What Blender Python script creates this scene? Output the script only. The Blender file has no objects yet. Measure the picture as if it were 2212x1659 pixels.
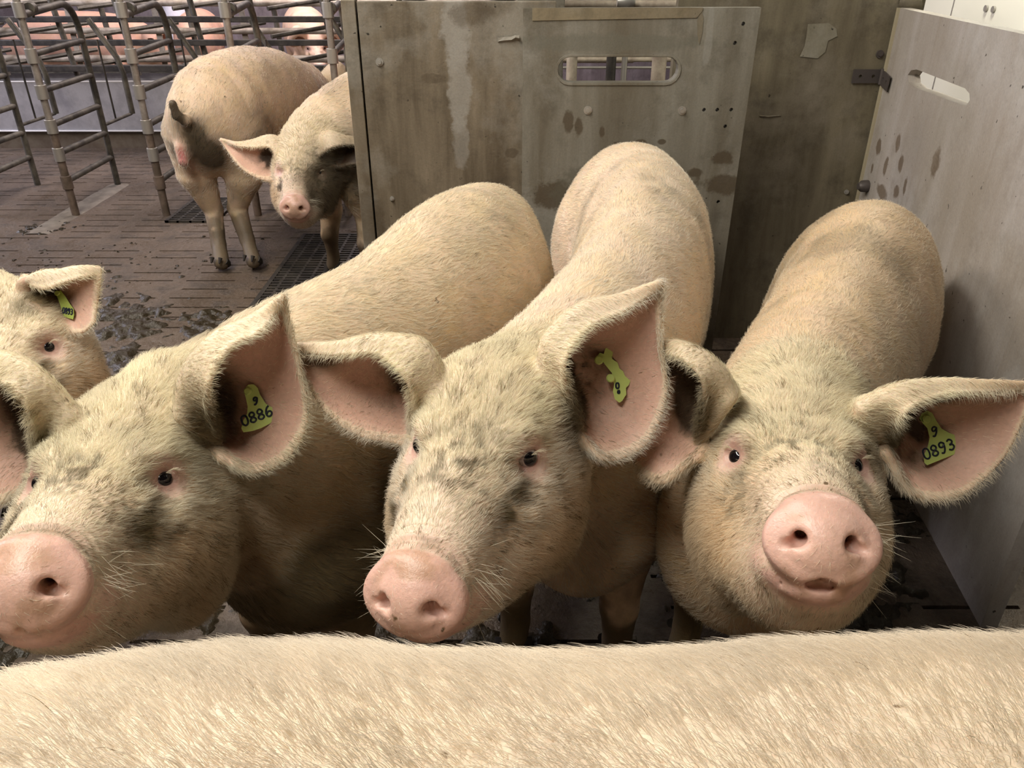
import bpy, bmesh, math, time
import numpy as np
from mathutils import Vector, Matrix
from mathutils.bvhtree import BVHTree
from mathutils.geometry import tessellate_polygon

# ------------------------------------------------------------------ camera, light, exposure
SC = bpy.context.scene
PITCH = math.radians(29.1)
FPX, CX, CY = 1680.0, 1106.0, 829.5
CAM = np.array([0.0, 0.0, 1.30])
FW = np.array([0, math.cos(PITCH), -math.sin(PITCH)])
UP = np.array([0, math.sin(PITCH), math.cos(PITCH)])
RT = np.array([1.0, 0, 0])
cam = bpy.data.cameras.new('camera')
cam.sensor_fit = 'HORIZONTAL'; cam.sensor_width = 36.0
cam.lens = 36.0 * FPX / 2212.0
cam.clip_start = 0.02; cam.clip_end = 60
camo = bpy.data.objects.new('camera', cam)
SC.collection.objects.link(camo)
camo.location = CAM
camo.rotation_euler = (math.pi / 2 - PITCH, 0, 0)
SC.camera = camo

world = bpy.data.worlds.new('world'); SC.world = world
world.use_nodes = True
bg = world.node_tree.nodes['Background']
bg.inputs[0].default_value = (0.80, 0.74, 0.72, 1)
bg.inputs[1].default_value = 0.022

SC.view_settings.view_transform = 'Standard'
SC.view_settings.look = 'None'
SC.view_settings.gamma = 1
SC.view_settings.exposure = 0.0
SC.view_settings.use_curve_mapping = False

def lamp(name, loc, target, size, size_y, power, color):
    l = bpy.data.lights.new(name, 'AREA')
    l.shape = 'RECTANGLE'; l.size = size; l.size_y = size_y
    l.energy = power; l.color = color
    o = bpy.data.objects.new(name, l)
    SC.collection.objects.link(o)
    o.location = loc
    d = Vector(target) - Vector(loc)
    o.rotation_euler = d.to_track_quat('-Z', 'Y').to_euler()
    return o
# fluorescent tubes hanging from the barn ceiling, above and behind the photographer
lamp('tube_lamp_near', (-0.85, 0.05, 2.75), (-0.05, 0.7, 0.7), 1.2, 0.30, 38, (1.0, 0.95, 0.85))
lamp('tube_lamp_over', (-1.05, 1.15, 2.80), (-0.05, 1.1, 0.6), 1.2, 0.30, 44, (1.0, 0.95, 0.85))
lamp('tube_lamp_aisle', (-2.2, 2.6, 2.9), (-1.4, 3.4, 0.3), 1.4, 0.35, 70, (1.0, 0.89, 0.76))
# daylight from a window further down the barn, and an added light to brighten the white wall
lamp('window_daylight', (-5.4, 4.6, 2.3), (-2.6, 5.7, 0.2), 1.6, 1.2, 120, (0.86, 0.84, 1.0))
lamp('tube_lamp_crates', (-1.6, 6.9, 3.0), (-1.9, 7.4, 0.5), 2.5, 0.3, 150, (1.0, 0.86, 0.86))
lamp('white_wall_fill', (1.40, 2.95, 2.1), (1.9, 2.6, 0.9), 0.25, 0.25, 16, (1.0, 0.97, 0.82))

SC.render.film_transparent = False
try:
    SC.cycles.adaptive_threshold = .06; SC.cycles.adaptive_min_samples = 12; SC.cycles.max_bounces = 5; SC.cycles.diffuse_bounces = 3; SC.cycles.glossy_bounces = 2
    SC.cycles.transmission_bounces = 2; SC.cycles.transparent_max_bounces = 6
    SC.cycles.caustics_reflective = False; SC.cycles.caustics_refractive = False
except Exception:
    pass
SC.cycles_curves.shape = 'RIBBONS'
SC.cycles_curves.subdivisions = 1

# ------------------------------------------------------------------ small helpers
RNG = np.random.default_rng(7)
def at(px, py, depth):
    """point of the place seen at a photo pixel, depth metres along the view"""
    return CAM + depth * (FW + RT * (px - CX) / FPX - UP * (py - CY) / FPX)
def on_y(px, py, Y):
    d = FW + RT * (px - CX) / FPX - UP * (py - CY) / FPX
    return CAM + Y / d[1] * d
def on_z(px, py, Z):
    d = FW + RT * (px - CX) / FPX - UP * (py - CY) / FPX
    return CAM + (Z - CAM[2]) / d[2] * d
def link(o, parent=None):
    SC.collection.objects.link(o)
    if parent is not None:
        o.parent = parent
        o.matrix_parent_inverse = Matrix.Translation(parent.location).inverted()
    return o
def tag(o, label=None, cat=None, group=None, kind=None):
    if label: o['label'] = label
    if cat: o['category'] = cat
    if group: o['group'] = group
    if kind: o['kind'] = kind
    return o
def empty(name, loc):
    o = bpy.data.objects.new(name, None)
    o.empty_display_size = 0.1
    SC.collection.objects.link(o); o.location = Vector(loc)
    return o
def mesh_obj(name, verts, faces, mat, parent=None, smooth=False):
    me = bpy.data.meshes.new(name)
    me.from_pydata([tuple(v) for v in verts], [], [tuple(f) for f in faces])
    me.update()
    if mat: me.materials.append(mat)
    if smooth: me.shade_smooth()
    return link(bpy.data.objects.new(name, me), parent)

class MB:
    """collects shapes and links them as one mesh"""
    def __init__(s): s.v = []; s.f = []
    def add(s, v, f):
        n = len(s.v); s.v += [tuple(x) for x in v]; s.f += [tuple(i + n for i in q) for q in f]
    def box(s, x0, y0, z0, x1, y1, z1):
        v = [(x0,y0,z0),(x1,y0,z0),(x1,y1,z0),(x0,y1,z0),(x0,y0,z1),(x1,y0,z1),(x1,y1,z1),(x0,y1,z1)]
        s.add(v, [(0,3,2,1),(4,5,6,7),(0,1,5,4),(1,2,6,5),(2,3,7,6),(3,0,4,7)])
    def tube(s, pts, r, n=12, caps=True):
        pts = [np.array(p, float) for p in pts]
        rs = [r] * len(pts) if np.isscalar(r) else list(r)
        rings = []
        prev = None
        for i, p in enumerate(pts):
            t = (pts[min(i+1, len(pts)-1)] - pts[max(i-1, 0)]); t = t / np.linalg.norm(t)
            if prev is None:
                a = np.array([0, 0, 1.0]) if abs(t[2]) < .9 else np.array([1.0, 0, 0])
                u = np.cross(t, a)
            else:
                u = prev - t * (prev @ t)
            u = u / np.linalg.norm(u); w = np.cross(t, u); prev = u
            rings.append([p + rs[i] * (u * math.cos(2*math.pi*k/n) + w * math.sin(2*math.pi*k/n)) for k in range(n)])
        v = [q for R in rings for q in R]
        f = []
        for i in range(len(pts) - 1):
            for k in range(n):
                k2 = (k + 1) % n
                f.append((i*n+k, i*n+k2, (i+1)*n+k2, (i+1)*n+k))
        if caps:
            f.append(tuple(range(n))[::-1]); f.append(tuple((len(pts)-1)*n + k for k in range(n)))
        s.add(v, f)
    def prism(s, outer, y0, y1, holes=()):
        """polygon in x,z with holes, extruded from y0 (front) to y1"""
        loops = [list(outer)] + [list(h) for h in holes]
        flat = [p for L in loops for p in L]
        tris = tessellate_polygon([[Vector((p[0], p[1], 0)) for p in L] for L in loops])
        n = len(flat)
        v = [(p[0], y0, p[1]) for p in flat] + [(p[0], y1, p[1]) for p in flat]
        f = []
        for t in tris:
            a, b, c = [Vector((*flat[i], 0)) for i in t]
            cr = (b - a).cross(c - a).z
            t = t if cr > 0 else (t[0], t[2], t[1])
            f.append(tuple(t)); f.append((t[0]+n, t[2]+n, t[1]+n))
        off = 0
        for L in loops:
            m = len(L)
            for k in range(m):
                f.append((off+k, off+(k+1) % m, off+(k+1) % m+n, off+k+n))
            off += m
        s.add(v, f)
    def build(s, name, mat, parent=None, smooth=False, bevel=0, M=None, recalc=True):
        v = s.v
        if M is not None: v = [tuple(M @ Vector(p)) for p in v]
        me = bpy.data.meshes.new(name); me.from_pydata(v, [], s.f)
        bm = bmesh.new(); bm.from_mesh(me)
        if recalc: bmesh.ops.recalc_face_normals(bm, faces=bm.faces)
        bm.to_mesh(me); bm.free()
        if mat: me.materials.append(mat)
        if smooth:
            me.shade_smooth()
            try: me.set_sharp_from_angle(angle=math.radians(40))
            except Exception: pass
        o = link(bpy.data.objects.new(name, me), parent)
        if bevel:
            b = o.modifiers.new('bevel', 'BEVEL'); b.width = bevel; b.segments = 2; b.limit_method = 'ANGLE'
        return o

# ------------------------------------------------------------------ materials
def new_mat(name):
    m = bpy.data.materials.new(name); m.use_nodes = True
    nt = m.node_tree
    b = nt.nodes['Principled BSDF']
    return m, nt, b
def N(nt, typ, **kw):
    n = nt.nodes.new(typ)
    for k, v in kw.items():
        if k in n.inputs: n.inputs[k].default_value = v
        else: setattr(n, k, v)
    return n
def coords(nt, scale=(1, 1, 1)):
    tc = nt.nodes.new('ShaderNodeTexCoord'); mp = nt.nodes.new('ShaderNodeMapping')
    mp.inputs['Scale'].default_value = scale
    nt.links.new(tc.outputs['Object'], mp.inputs[0])
    return mp.outputs[0]
def noise(nt, vec, scale, detail=4, rough=.55, dist=0):
    n = N(nt, 'ShaderNodeTexNoise', Scale=scale, Detail=detail, Roughness=rough, Distortion=dist)
    nt.links.new(vec, n.inputs['Vector']); return n.outputs['Fac']
def ramp(nt, fac, stops, interp='LINEAR'):
    r = nt.nodes.new('ShaderNodeValToRGB'); r.color_ramp.interpolation = interp
    e = r.color_ramp.elements
    while len(e) < len(stops): e.new(0.5)
    for i, (p, c) in enumerate(stops):
        e[i].position = p; e[i].color = (*c, 1) if len(c) == 3 else c
    nt.links.new(fac, r.inputs[0]); return r.outputs[0]
def g(v): return (v, v, v)
def mix(nt, fac, a, b, mode='MIX'):
    m = nt.nodes.new('ShaderNodeMix'); m.data_type = 'RGBA'; m.blend_type = mode
    for s, v in ((m.inputs[0], fac), (m.inputs[6], a), (m.inputs[7], b)):
        if isinstance(v, (int, float)): s.default_value = v
        elif isinstance(v, tuple): s.default_value = (*v, 1) if len(v) == 3 else v
        else: nt.links.new(v, s)
    return m.outputs[2]
def bump(nt, b, h, strength, dist=.01):
    n = N(nt, 'ShaderNodeBump', Strength=strength, Distance=dist)
    nt.links.new(h, n.inputs['Height']); nt.links.new(n.outputs[0], b.inputs['Normal'])
def simple(name, col, rough=.5, metal=0, spec=None, bumpy=None):
    m, nt, b = new_mat(name)
    b.inputs['Base Color'].default_value = (*col, 1)
    b.inputs['Roughness'].default_value = rough; b.inputs['Metallic'].default_value = metal
    if bumpy:
        bump(nt, b, noise(nt, coords(nt), bumpy[0]), bumpy[1], bumpy[2])
    return m
MAT = {}

SSS = .12
def m_skin(name, rough=.55):
    m, nt, b = new_mat(name)
    at_ = nt.nodes.new('ShaderNodeAttribute'); at_.attribute_name = 'Col'
    wet = nt.nodes.new('ShaderNodeAttribute'); wet.attribute_name = 'Wet'
    v = coords(nt)
    big = noise(nt, v, 9, 5, .6)
    fine = noise(nt, v, 160, 3, .6)
    c = mix(nt, .55, at_.outputs['Color'], ramp(nt, big, [(.3, (.80, .76, .68)), (.62, (1.05, 1.0, .98))]), 'MULTIPLY')
    c = mix(nt, .35, c, ramp(nt, fine, [(.3, g(.7)), (.7, g(1.1))]), 'MULTIPLY')
    # specks of dried dung
    sp = ramp(nt, noise(nt, v, 42, 2, .5), [(.735, g(0)), (.77, g(1))])
    c = mix(nt, sp, c, (.16, .10, .05))
    nt.links.new(c, b.inputs['Base Color'])
    mr = N(nt, 'ShaderNodeMapRange'); mr.inputs[3].default_value = rough; mr.inputs[4].default_value = .34
    nt.links.new(wet.outputs['Fac'], mr.inputs[0]); nt.links.new(mr.outputs[0], b.inputs['Roughness'])
    b.inputs['Specular IOR Level'].default_value = .4
    b.inputs['Subsurface Weight'].default_value = SSS
    b.inputs['Subsurface Radius'].default_value = (1.0, .35, .2)
    b.inputs['Subsurface Scale'].default_value = .012
    bump(nt, b, noise(nt, v, 260, 3, .6), .35, .002)
    return m
def m_hair():
    m, nt, b = new_mat('bristle')
    a = nt.nodes.new('ShaderNodeAttribute'); a.attribute_name = 'hcol'
    nt.links.new(a.outputs['Color'], b.inputs['Base Color'])
    b.inputs['Roughness'].default_value = .5
    b.inputs['Specular IOR Level'].default_value = .35
    tr_ = nt.nodes.new('ShaderNodeBsdfTranslucent'); nt.links.new(a.outputs['Color'], tr_.inputs[0])
    mx = nt.nodes.new('ShaderNodeMixShader'); mx.inputs[0].default_value = .38
    nt.links.new(b.outputs[0], mx.inputs[1]); nt.links.new(tr_.outputs[0], mx.inputs[2])
    nt.links.new(mx.outputs[0], nt.nodes['Material Output'].inputs[0])
    return m
MAT['skin'] = m_skin('pig_skin')
MAT['hair'] = m_hair()

# ------------------------------------------------------------------ numpy noise
def vnoise(P, f, seed=0):
    Q = P * f + seed * 17.31
    i = np.floor(Q).astype(np.int64); t = Q - i; t = t * t * (3 - 2 * t)
    def h(a, b, c):
        n = (a * 73856093) ^ (b * 19349663) ^ (c * 83492791) ^ (seed * 2654435)
        n = (n ^ (n >> 13)) * 1274126177
        return ((n ^ (n >> 16)) & 0xffff) / 65535.0
    r = 0
    for dx in (0, 1):
        for dy in (0, 1):
            for dz in (0, 1):
                w = (t[:, 0] if dx else 1 - t[:, 0]) * (t[:, 1] if dy else 1 - t[:, 1]) * (t[:, 2] if dz else 1 - t[:, 2])
                r = r + w * h(i[:, 0] + dx, i[:, 1] + dy, i[:, 2] + dz)
    return r
def fnoise(P, f, seed=0, o=3):
    s = 0; a = 1; tot = 0
    for k in range(o):
        s = s + a * vnoise(P, f * 2 ** k, seed + k); tot += a; a *= .5
    return s / tot

# ------------------------------------------------------------------ implicit shapes
def smin(a, b, k):
    h = np.clip(.5 + .5 * (b - a) / k, 0, 1)
    return b + (a - b) * h - k * h * (1 - h)
def sstep(x, a, b):
    t = np.clip((x - a) / (b - a), 0, 1); return t * t * (3 - 2 * t)
def smax(a, b, k): return -smin(-a, -b, k)
def sd_ell(P, c, r, R=None):
    q = P - np.asarray(c)
    if R is not None: q = q @ R
    r = np.asarray(r, float)
    k0 = np.linalg.norm(q / r, axis=1); k1 = np.linalg.norm(q / (r * r), axis=1) + 1e-9
    return k0 * (k0 - 1) / k1
def sd_cone(P, a, b, ra, rb):
    a = np.asarray(a, float); b = np.asarray(b, float); ab = b - a
    t = np.clip((P - a) @ ab / (ab @ ab), 0, 1)
    return np.linalg.norm(P - a - t[:, None] * ab, axis=1) - (ra + (rb - ra) * t)
def sd_tube(P, C, A, B, lat=None):
    """swept ellipse: centres C, half widths A, half heights B"""
    C = np.asarray(C, float); best = None
    for i in range(len(C) - 1):
        a, b = C[i], C[i+1]; ab = b - a; L2 = ab @ ab
        t = np.clip((P - a) @ ab / L2, 0, 1)
        q = P - a - t[:, None] * ab
        T = ab / math.sqrt(L2)
        l = np.cross(T, [0, 0, 1.0]) if lat is None else np.asarray(lat, float)
        l = l / np.linalg.norm(l); u = np.cross(l, T)
        w = A[i] + (A[i+1] - A[i]) * t; h = B[i] + (B[i+1] - B[i]) * t
        ql = q @ l; qu = q @ u; qt = q @ T
        m = np.minimum(w, h)
        k0 = np.sqrt((ql / w) ** 2 + (qu / h) ** 2 + (qt / m) ** 2)
        k1 = np.sqrt((ql / w ** 2) ** 2 + (qu / h ** 2) ** 2 + (qt / m ** 2) ** 2) + 1e-9
        d = k0 * (k0 - 1) / k1
        d = np.where(k0 < .05, -m, d)
        best = d if best is None else np.minimum(best, d)
    return best
def catmull(pts, n):
    pts = np.asarray(pts, float); m = len(pts)
    P = np.vstack([2 * pts[0] - pts[1], pts, 2 * pts[-1] - pts[-2]])
    out = []
    for s in np.linspace(0, m - 1, n):
        i = min(int(s), m - 2); t = s - i
        a, b, c, d = P[i], P[i+1], P[i+2], P[i+3]
        out.append(.5 * ((2*b) + (c-a)*t + (2*a-5*b+4*c-d)*t*t + (3*b-a-3*c+d)*t**3))
    return np.array(out)

# pig head, local frame: x = the pig's right, y = forward, z = up, origin between the eyes
EYE = (.0668, .004, 0.0); EYE_R = .0132
def head_sdf(P, o):
    X = P.copy(); X[:, 0] = np.abs(X[:, 0])
    ys = [-.17, -.09, -.02, .05, .11, .16, .196]
    C = [(0, y, z) for y, z in zip(ys, [-.045, -.042, -.052, -.062, -.070, -.078, -.084])]
    d = sd_tube(P, C, [.098, .102, .092, .074, .060, .053, .049], [.118, .122, .104, .086, .069, .056, .047], lat=(-1, 0, 0))
    d = smin(d, sd_ell(X, (.030, -.095, .028), (.052, .075, .056)), .04)            # poll
    d = smin(d, sd_ell(X, (.058, -.022, -.085), (.052, .085, .075)), .035)           # cheek
    d = smin(d, sd_ell(X, (.062 * o.get('jowl', 1.0), -.095, -.120), (.062 * o.get('jowl', 1.0), .085, .085)), .05)  # jowl
    d = smin(d, sd_ell(X, (.050, .000, .022), (.028, .038, .024)), .022)             # brow
    d = smin(d, sd_ell(X, (.056, .040, -.045), (.026, .042, .026)), .022)            # cheek bone
    d = smin(d, sd_cone(X, (.030, .03, -.108), (.012, .148, -.120), .060, .036), .035)     # lower jaw
    d = smin(d, sd_ell(P, (0, .055, -.130), (.072, .10, .052 * o.get('chin', 1.0))), .03)       # throat and chin
    d = smin(d, sd_ell(P, (0, .183, -.130), (.034, .028, .017)), .010)               # lower lip
    d = smin(d, sd_ell(X, (.034, .155, -.112), (.022, .040, .022)), .014)            # upper lip
    # the mouth line
    g_ = np.minimum(sd_cone(X, (0, .214, -.124), (.030, .190, -.127), .0032, .0032),
                    sd_cone(X, (.030, .190, -.127), (.052, .125, -.118), .0030, .0028))
    g_ = np.minimum(g_, sd_cone(X, (.052, .125, -.118), (.062, .085, -.098), .0028, .002))
    d = smax(d, -g_, .006)
    # snout disc
    n = np.array([0, .985, .17]); c = np.array([0, .208, -.083]); u = np.array([0, -.17, .985])
    q = P - c; qn = q @ n; qu = q @ u; qx = q[:, 0]
    rz = np.where(qu > 0, .0435, .043)
    rr = np.sqrt((qx / .056) ** 2 + (qu / rz) ** 2)
    e = (rr - 1) * .048 + .010
    ed = np.stack([np.maximum(e, 0), np.maximum(np.abs(qn) - .004, 0)], 1)
    disc = np.linalg.norm(ed, axis=1) - .010 + np.minimum(np.maximum(e, np.abs(qn) - .004), 0)
    disc = disc + .0016 * np.exp(-((rr - .62) / .16) ** 2) * (qn > 0)
    d = smin(d, disc, .010)
    d = smin(d, sd_ell(P, (0, .200, -.050), (.034, .020, .014)), .012)               # ridge over the disc
    # wrinkles behind the disc
    fold = np.exp(-((P[:, 1] - .178) / .016) ** 2) * np.clip((P[:, 2] + .075) / .03, 0, 1)
    d = d + .0022 * fold * np.sin((P[:, 1] + .12 * X[:, 0]) * 2 * math.pi / .0125)
    # nostrils
    ns = sd_cone(X, (.0245, .236, -.081), (.018, .200, -.073), .0078, .0050)
    d = smax(d, -ns, .008)
    d = smax(d, -sd_cone(X, (.036, .226, -.086), (.026, .222, -.085), .0035, .0060), .006)
    d = smax(d, -sd_cone(P, (0, .226, -.135), (0, .224, -.108), .0035, .0020), .008)  # groove under the nostrils
    if o.get('mouth'):
        d = smax(d, -sd_ell(P, (0, .216, -.123), (.015, .018, .0065)), .006)
    # eye socket, lids, opening
    ex = np.array(EYE)
    gz = np.array([.74, .665, .09]); gz /= np.linalg.norm(gz)
    ah = np.array([-gz[1], gz[0], 0]); ah /= np.linalg.norm(ah); bv = np.cross(gz, ah); bv = bv * np.sign(bv[2])
    sl = math.radians(-17); a2 = ah * math.cos(sl) + bv * math.sin(sl); b2 = bv * math.cos(sl) - ah * math.sin(sl)
    e_ = X - ex; qg = e_ @ gz; qa = e_ @ a2; qb = e_ @ b2
    nearm = np.exp(-((qa / .034) ** 2 + (qb / .034) ** 2 + (qg / .04) ** 2))
    d = smax(d, -sd_ell(X, ex + gz * .024, (.026, .024, .018)), .014)
    d = smax(d, -sd_ell(X, (.086, .062, .006), (.024, .042, .020)), .022)
    d = smin(d, sd_ell(X, ex + gz * .002 - b2 * .021 + a2 * .002, (.012, .012, .0085)), .010)      # pouch under the eye
    d = smin(d, sd_ell(X, ex + gz * .001 + b2 * .020 + a2 * .004, (.013, .013, .0075)), .010)     # upper lid fold
    lid = np.linalg.norm(e_, axis=1) - (EYE_R + .0030)
    d = smin(d, lid, .006)
    up_ = np.hypot(qa * .8 + .004, qb + .004)
    d = d + .0013 * nearm * np.sin(up_ * 2 * math.pi / .0078) * sstep(qb, -.002, .012) + .0009 * nearm * np.sin(up_ * 2 * math.pi / .0085) * sstep(-qb, .012, .02)
    hh = .0100 * o.get('lid', 1.0); fl_ = np.clip(qg - .008, 0, .05) * 1.3
    kk = np.sqrt((qa / (.0135 + fl_)) ** 2 + (qb / (hh + fl_)) ** 2)
    op = np.maximum((kk - 1) * (hh + fl_), -(qg - .0015))
    d = smax(d, -op, .0016)
    # tear line from the inner corner
    d = smax(d, -sd_cone(X, ex + gz * .008 + a2 * .014, ex + gz * .004 + a2 * .018 - b2 * .024, .0022, .0012), .006)
    return d

class Ear:
    def __init__(s, rows, thick=.0032, world_pts=False, toward=None):
        """rows base to tip, each five points across; (px, py, depth)"""
        G = np.array(rows, float) if world_pts else np.array([[at(*p) for p in r] for r in rows])            # 5 x 5 x 3
        nu, nv = 33, 41
        A = np.array([catmull(G[j], nu) for j in range(G.shape[0])])  # 5 x nu
        S = np.array([catmull(A[:, i], nv) for i in range(nu)])       # nu x nv
        s.S = S.transpose(1, 0, 2); s.nv, s.nu = nv, nu
        V = s.S.reshape(-1, 3)
        F = [(j*nu+i, j*nu+i+1, (j+1)*nu+i+1, (j+1)*nu+i) for j in range(nv-1) for i in range(nu-1)]
        s.bvh = BVHTree.FromPolygons([tuple(v) for v in V], F)
        s.F = F; s.V = V; s.thick = thick
        dv = np.gradient(s.S, axis=0); du = np.gradient(s.S, axis=1)
        nn = np.cross(du, dv); nn /= np.linalg.norm(nn, axis=2, keepdims=True) + 1e-9
        mid = s.S[nv//2, nu//2]
        if nn[nv//2, nu//2] @ ((CAM - mid) if toward is None else toward) < 0: nn = -nn
        s.n = nn; s.dv = dv / (np.linalg.norm(dv, axis=2, keepdims=True) + 1e-9)
        s.du = du / (np.linalg.norm(du, axis=2, keepdims=True) + 1e-9)
        s.lo = V.min(0) - .05; s.hi = V.max(0) + .05
    def query(s, P, lim=.05):
        """distance, u, v, side, surface direction for the points near the ear"""
        m = np.all((P > s.lo) & (P < s.hi), axis=1)
        idx = np.nonzero(m)[0]
        D = np.full(len(P), 1.0); I = np.full(len(P), -1)
        fn = s.bvh.find_nearest
        for k in idx:
            loc, nrm, fi, dist = fn(P[k], lim)
            if fi is not None: D[k] = dist; I[k] = fi
        return D, I
    def uv(s, I):
        j = I // (s.nu - 1); i = I % (s.nu - 1)
        return (i + .5) / (s.nu - 1), (j + .5) / (s.nv - 1), j, i

# ------------------------------------------------------------------ sparse surface nets
def axis(lo, hi, f0, f1, h1, h2):
    xs = [lo]
    while xs[-1] < hi:
        x = xs[-1]
        d = max(f0 - x, x - f1, 0)
        xs.append(x + h1 + (h2 - h1) * min(d / .12, 1))
    while (len(xs) - 1) % 4: xs.append(xs[-1] + h2)
    return np.array(xs)
def polygonise(f, X, Y, Z, slack=1.5):
    nx, ny, nz = len(X), len(Y), len(Z)
    s = 4
    bx = (X[:-1:s] + X[s::s]) / 2; by = (Y[:-1:s] + Y[s::s]) / 2; bz = (Z[:-1:s] + Z[s::s]) / 2
    hx = (X[s::s] - X[:-1:s]) / 2; hy = (Y[s::s] - Y[:-1:s]) / 2; hz = (Z[s::s] - Z[:-1:s]) / 2
    g3 = np.stack(np.meshgrid(bx, by, bz, indexing='ij'), -1).reshape(-1, 3)
    diag = np.sqrt(hx[:, None, None] ** 2 + hy[None, :, None] ** 2 + hz[None, None, :] ** 2).ravel()
    D = np.concatenate([f(g3[k:k+400000]) for k in range(0, len(g3), 400000)])
    keep = np.nonzero(np.abs(D) < diag * slack + .004)[0]
    B = np.array(np.unravel_index(keep, (len(bx), len(by), len(bz)))).T * s
    F = np.full((nx, ny, nz), np.nan, np.float32)
    r = np.arange(s + 1)
    off = np.stack(np.meshgrid(r, r, r, indexing='ij'), -1).reshape(-1, 3)
    mask = np.zeros((nx, ny, nz), bool)
    for k in range(0, len(B), 20000):
        ii = (B[k:k+20000, None, :] + off[None]).reshape(-1, 3)
        mask[ii[:, 0], ii[:, 1], ii[:, 2]] = True
    ii = np.array(np.nonzero(mask)).T
    for k in range(0, len(ii), 400000):
        q = ii[k:k+400000]
        F[q[:, 0], q[:, 1], q[:, 2]] = f(np.stack([X[q[:, 0]], Y[q[:, 1]], Z[q[:, 2]]], 1))
    # cells
    offc = np.stack(np.meshgrid(range(s), range(s), range(s), indexing='ij'), -1).reshape(-1, 3)
    cells = (B[:, None, :] + offc[None]).reshape(-1, 3)
    cor = np.array([[i, j, k] for i in (0, 1) for j in (0, 1) for k in (0, 1)])
    val = np.stack([F[cells[:, 0]+a, cells[:, 1]+b, cells[:, 2]+c] for a, b, c in cor], 1)
    neg = val < 0; cnt = neg.sum(1); act = (cnt > 0) & (cnt < 8)
    cells = cells[act]; val = val[act]
    P = np.stack([np.stack([X[cells[:, 0]+a], Y[cells[:, 1]+b], Z[cells[:, 2]+c]], 1) for a, b, c in cor], 1)
    acc = np.zeros((len(cells), 3)); n = np.zeros(len(cells))
    for e0, e1 in [(0,1),(2,3),(4,5),(6,7),(0,2),(1,3),(4,6),(5,7),(0,4),(1,5),(2,6),(3,7)]:
        a, b = val[:, e0], val[:, e1]; m = (a < 0) != (b < 0)
        t = np.where(m, a / np.where(m, a - b, 1), 0)
        acc += np.where(m[:, None], P[:, e0] + t[:, None] * (P[:, e1] - P[:, e0]), 0); n += m
    V = acc / n[:, None]
    key = (cells[:, 0] * ny + cells[:, 1]) * nz + cells[:, 2]
    order = np.argsort(key); ks = key[order]
    def find(c):
        k = (c[:, 0] * ny + c[:, 1]) * nz + c[:, 2]
        p = np.searchsorted(ks, k); p = np.minimum(p, len(ks) - 1)
        return np.where(ks[p] == k, order[p], -1)
    quads = []
    for ax in range(3):
        o1 = [0, 0, 0]; o1[ax] = 1
        a1, a2 = (ax + 1) % 3, (ax + 2) % 3
        v0 = val[:, 0]; v1 = val[:, [4, 2, 1][ax]]
        m = (v0 < 0) != (v1 < 0)
        c = cells[m]; flip = v0[m] < 0
        d1 = np.zeros(3, int); d1[a1] = -1; d2 = np.zeros(3, int); d2[a2] = -1
        q = np.stack([find(c), find(c + d1), find(c + d1 + d2), find(c + d2)], 1)
        ok = (q >= 0).all(1); q = q[ok]; flip = flip[ok]
        q[~flip] = q[~flip][:, ::-1]
        quads.append(q)
    Q = np.vstack(quads)
    # pull the vertices onto the surface
    for it in range(1):
        h = .0008
        tet = np.array([[1,1,1],[1,-1,-1],[-1,1,-1],[-1,-1,1]], float)
        vals = [f(V + h * t) for t in tet]
        G = sum(t[None] * v[:, None] for t, v in zip(tet, vals)) / (4 * h)
        d0 = sum(vals) / 4; gl = (G * G).sum(1) + 1e-6
        step = np.clip(d0 / gl, -.004, .004)
        V = V - step[:, None] * G * np.clip(gl, 0, 1)[:, None]
    return V, Q
def np_mesh(name, V, Q, mats):
    me = bpy.data.meshes.new(name)
    me.vertices.add(len(V)); me.vertices.foreach_set('co', V.astype(np.float32).ravel())
    k = Q.shape[1]
    me.loops.add(len(Q) * k); me.loops.foreach_set('vertex_index', Q.astype(np.int32).ravel())
    me.polygons.add(len(Q)); me.polygons.foreach_set('loop_start', np.arange(0, len(Q) * k, k, dtype=np.int32))
    me.update(calc_edges=True); me.validate()
    for m in mats: me.materials.append(m)
    me.shade_smooth()
    return me
def vert_normals(V, Q):
    n = np.cross(V[Q[:, 2]] - V[Q[:, 0]], V[Q[:, 3]] - V[Q[:, 1]])
    out = np.zeros_like(V)
    for k in range(4): np.add.at(out, Q[:, k], n)
    return out / (np.linalg.norm(out, axis=1, keepdims=True) + 1e-12), n
def set_attr(me, name, arr):
    if arr.ndim == 2:
        a = me.attributes.new(name, 'FLOAT_COLOR', 'POINT')
        c = np.ones((len(arr), 4), np.float32); c[:, :3] = arr
        a.data.foreach_set('color', c.ravel())
    else:
        a = me.attributes.new(name, 'FLOAT', 'POINT'); a.data.foreach_set('value', arr.astype(np.float32))

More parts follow.
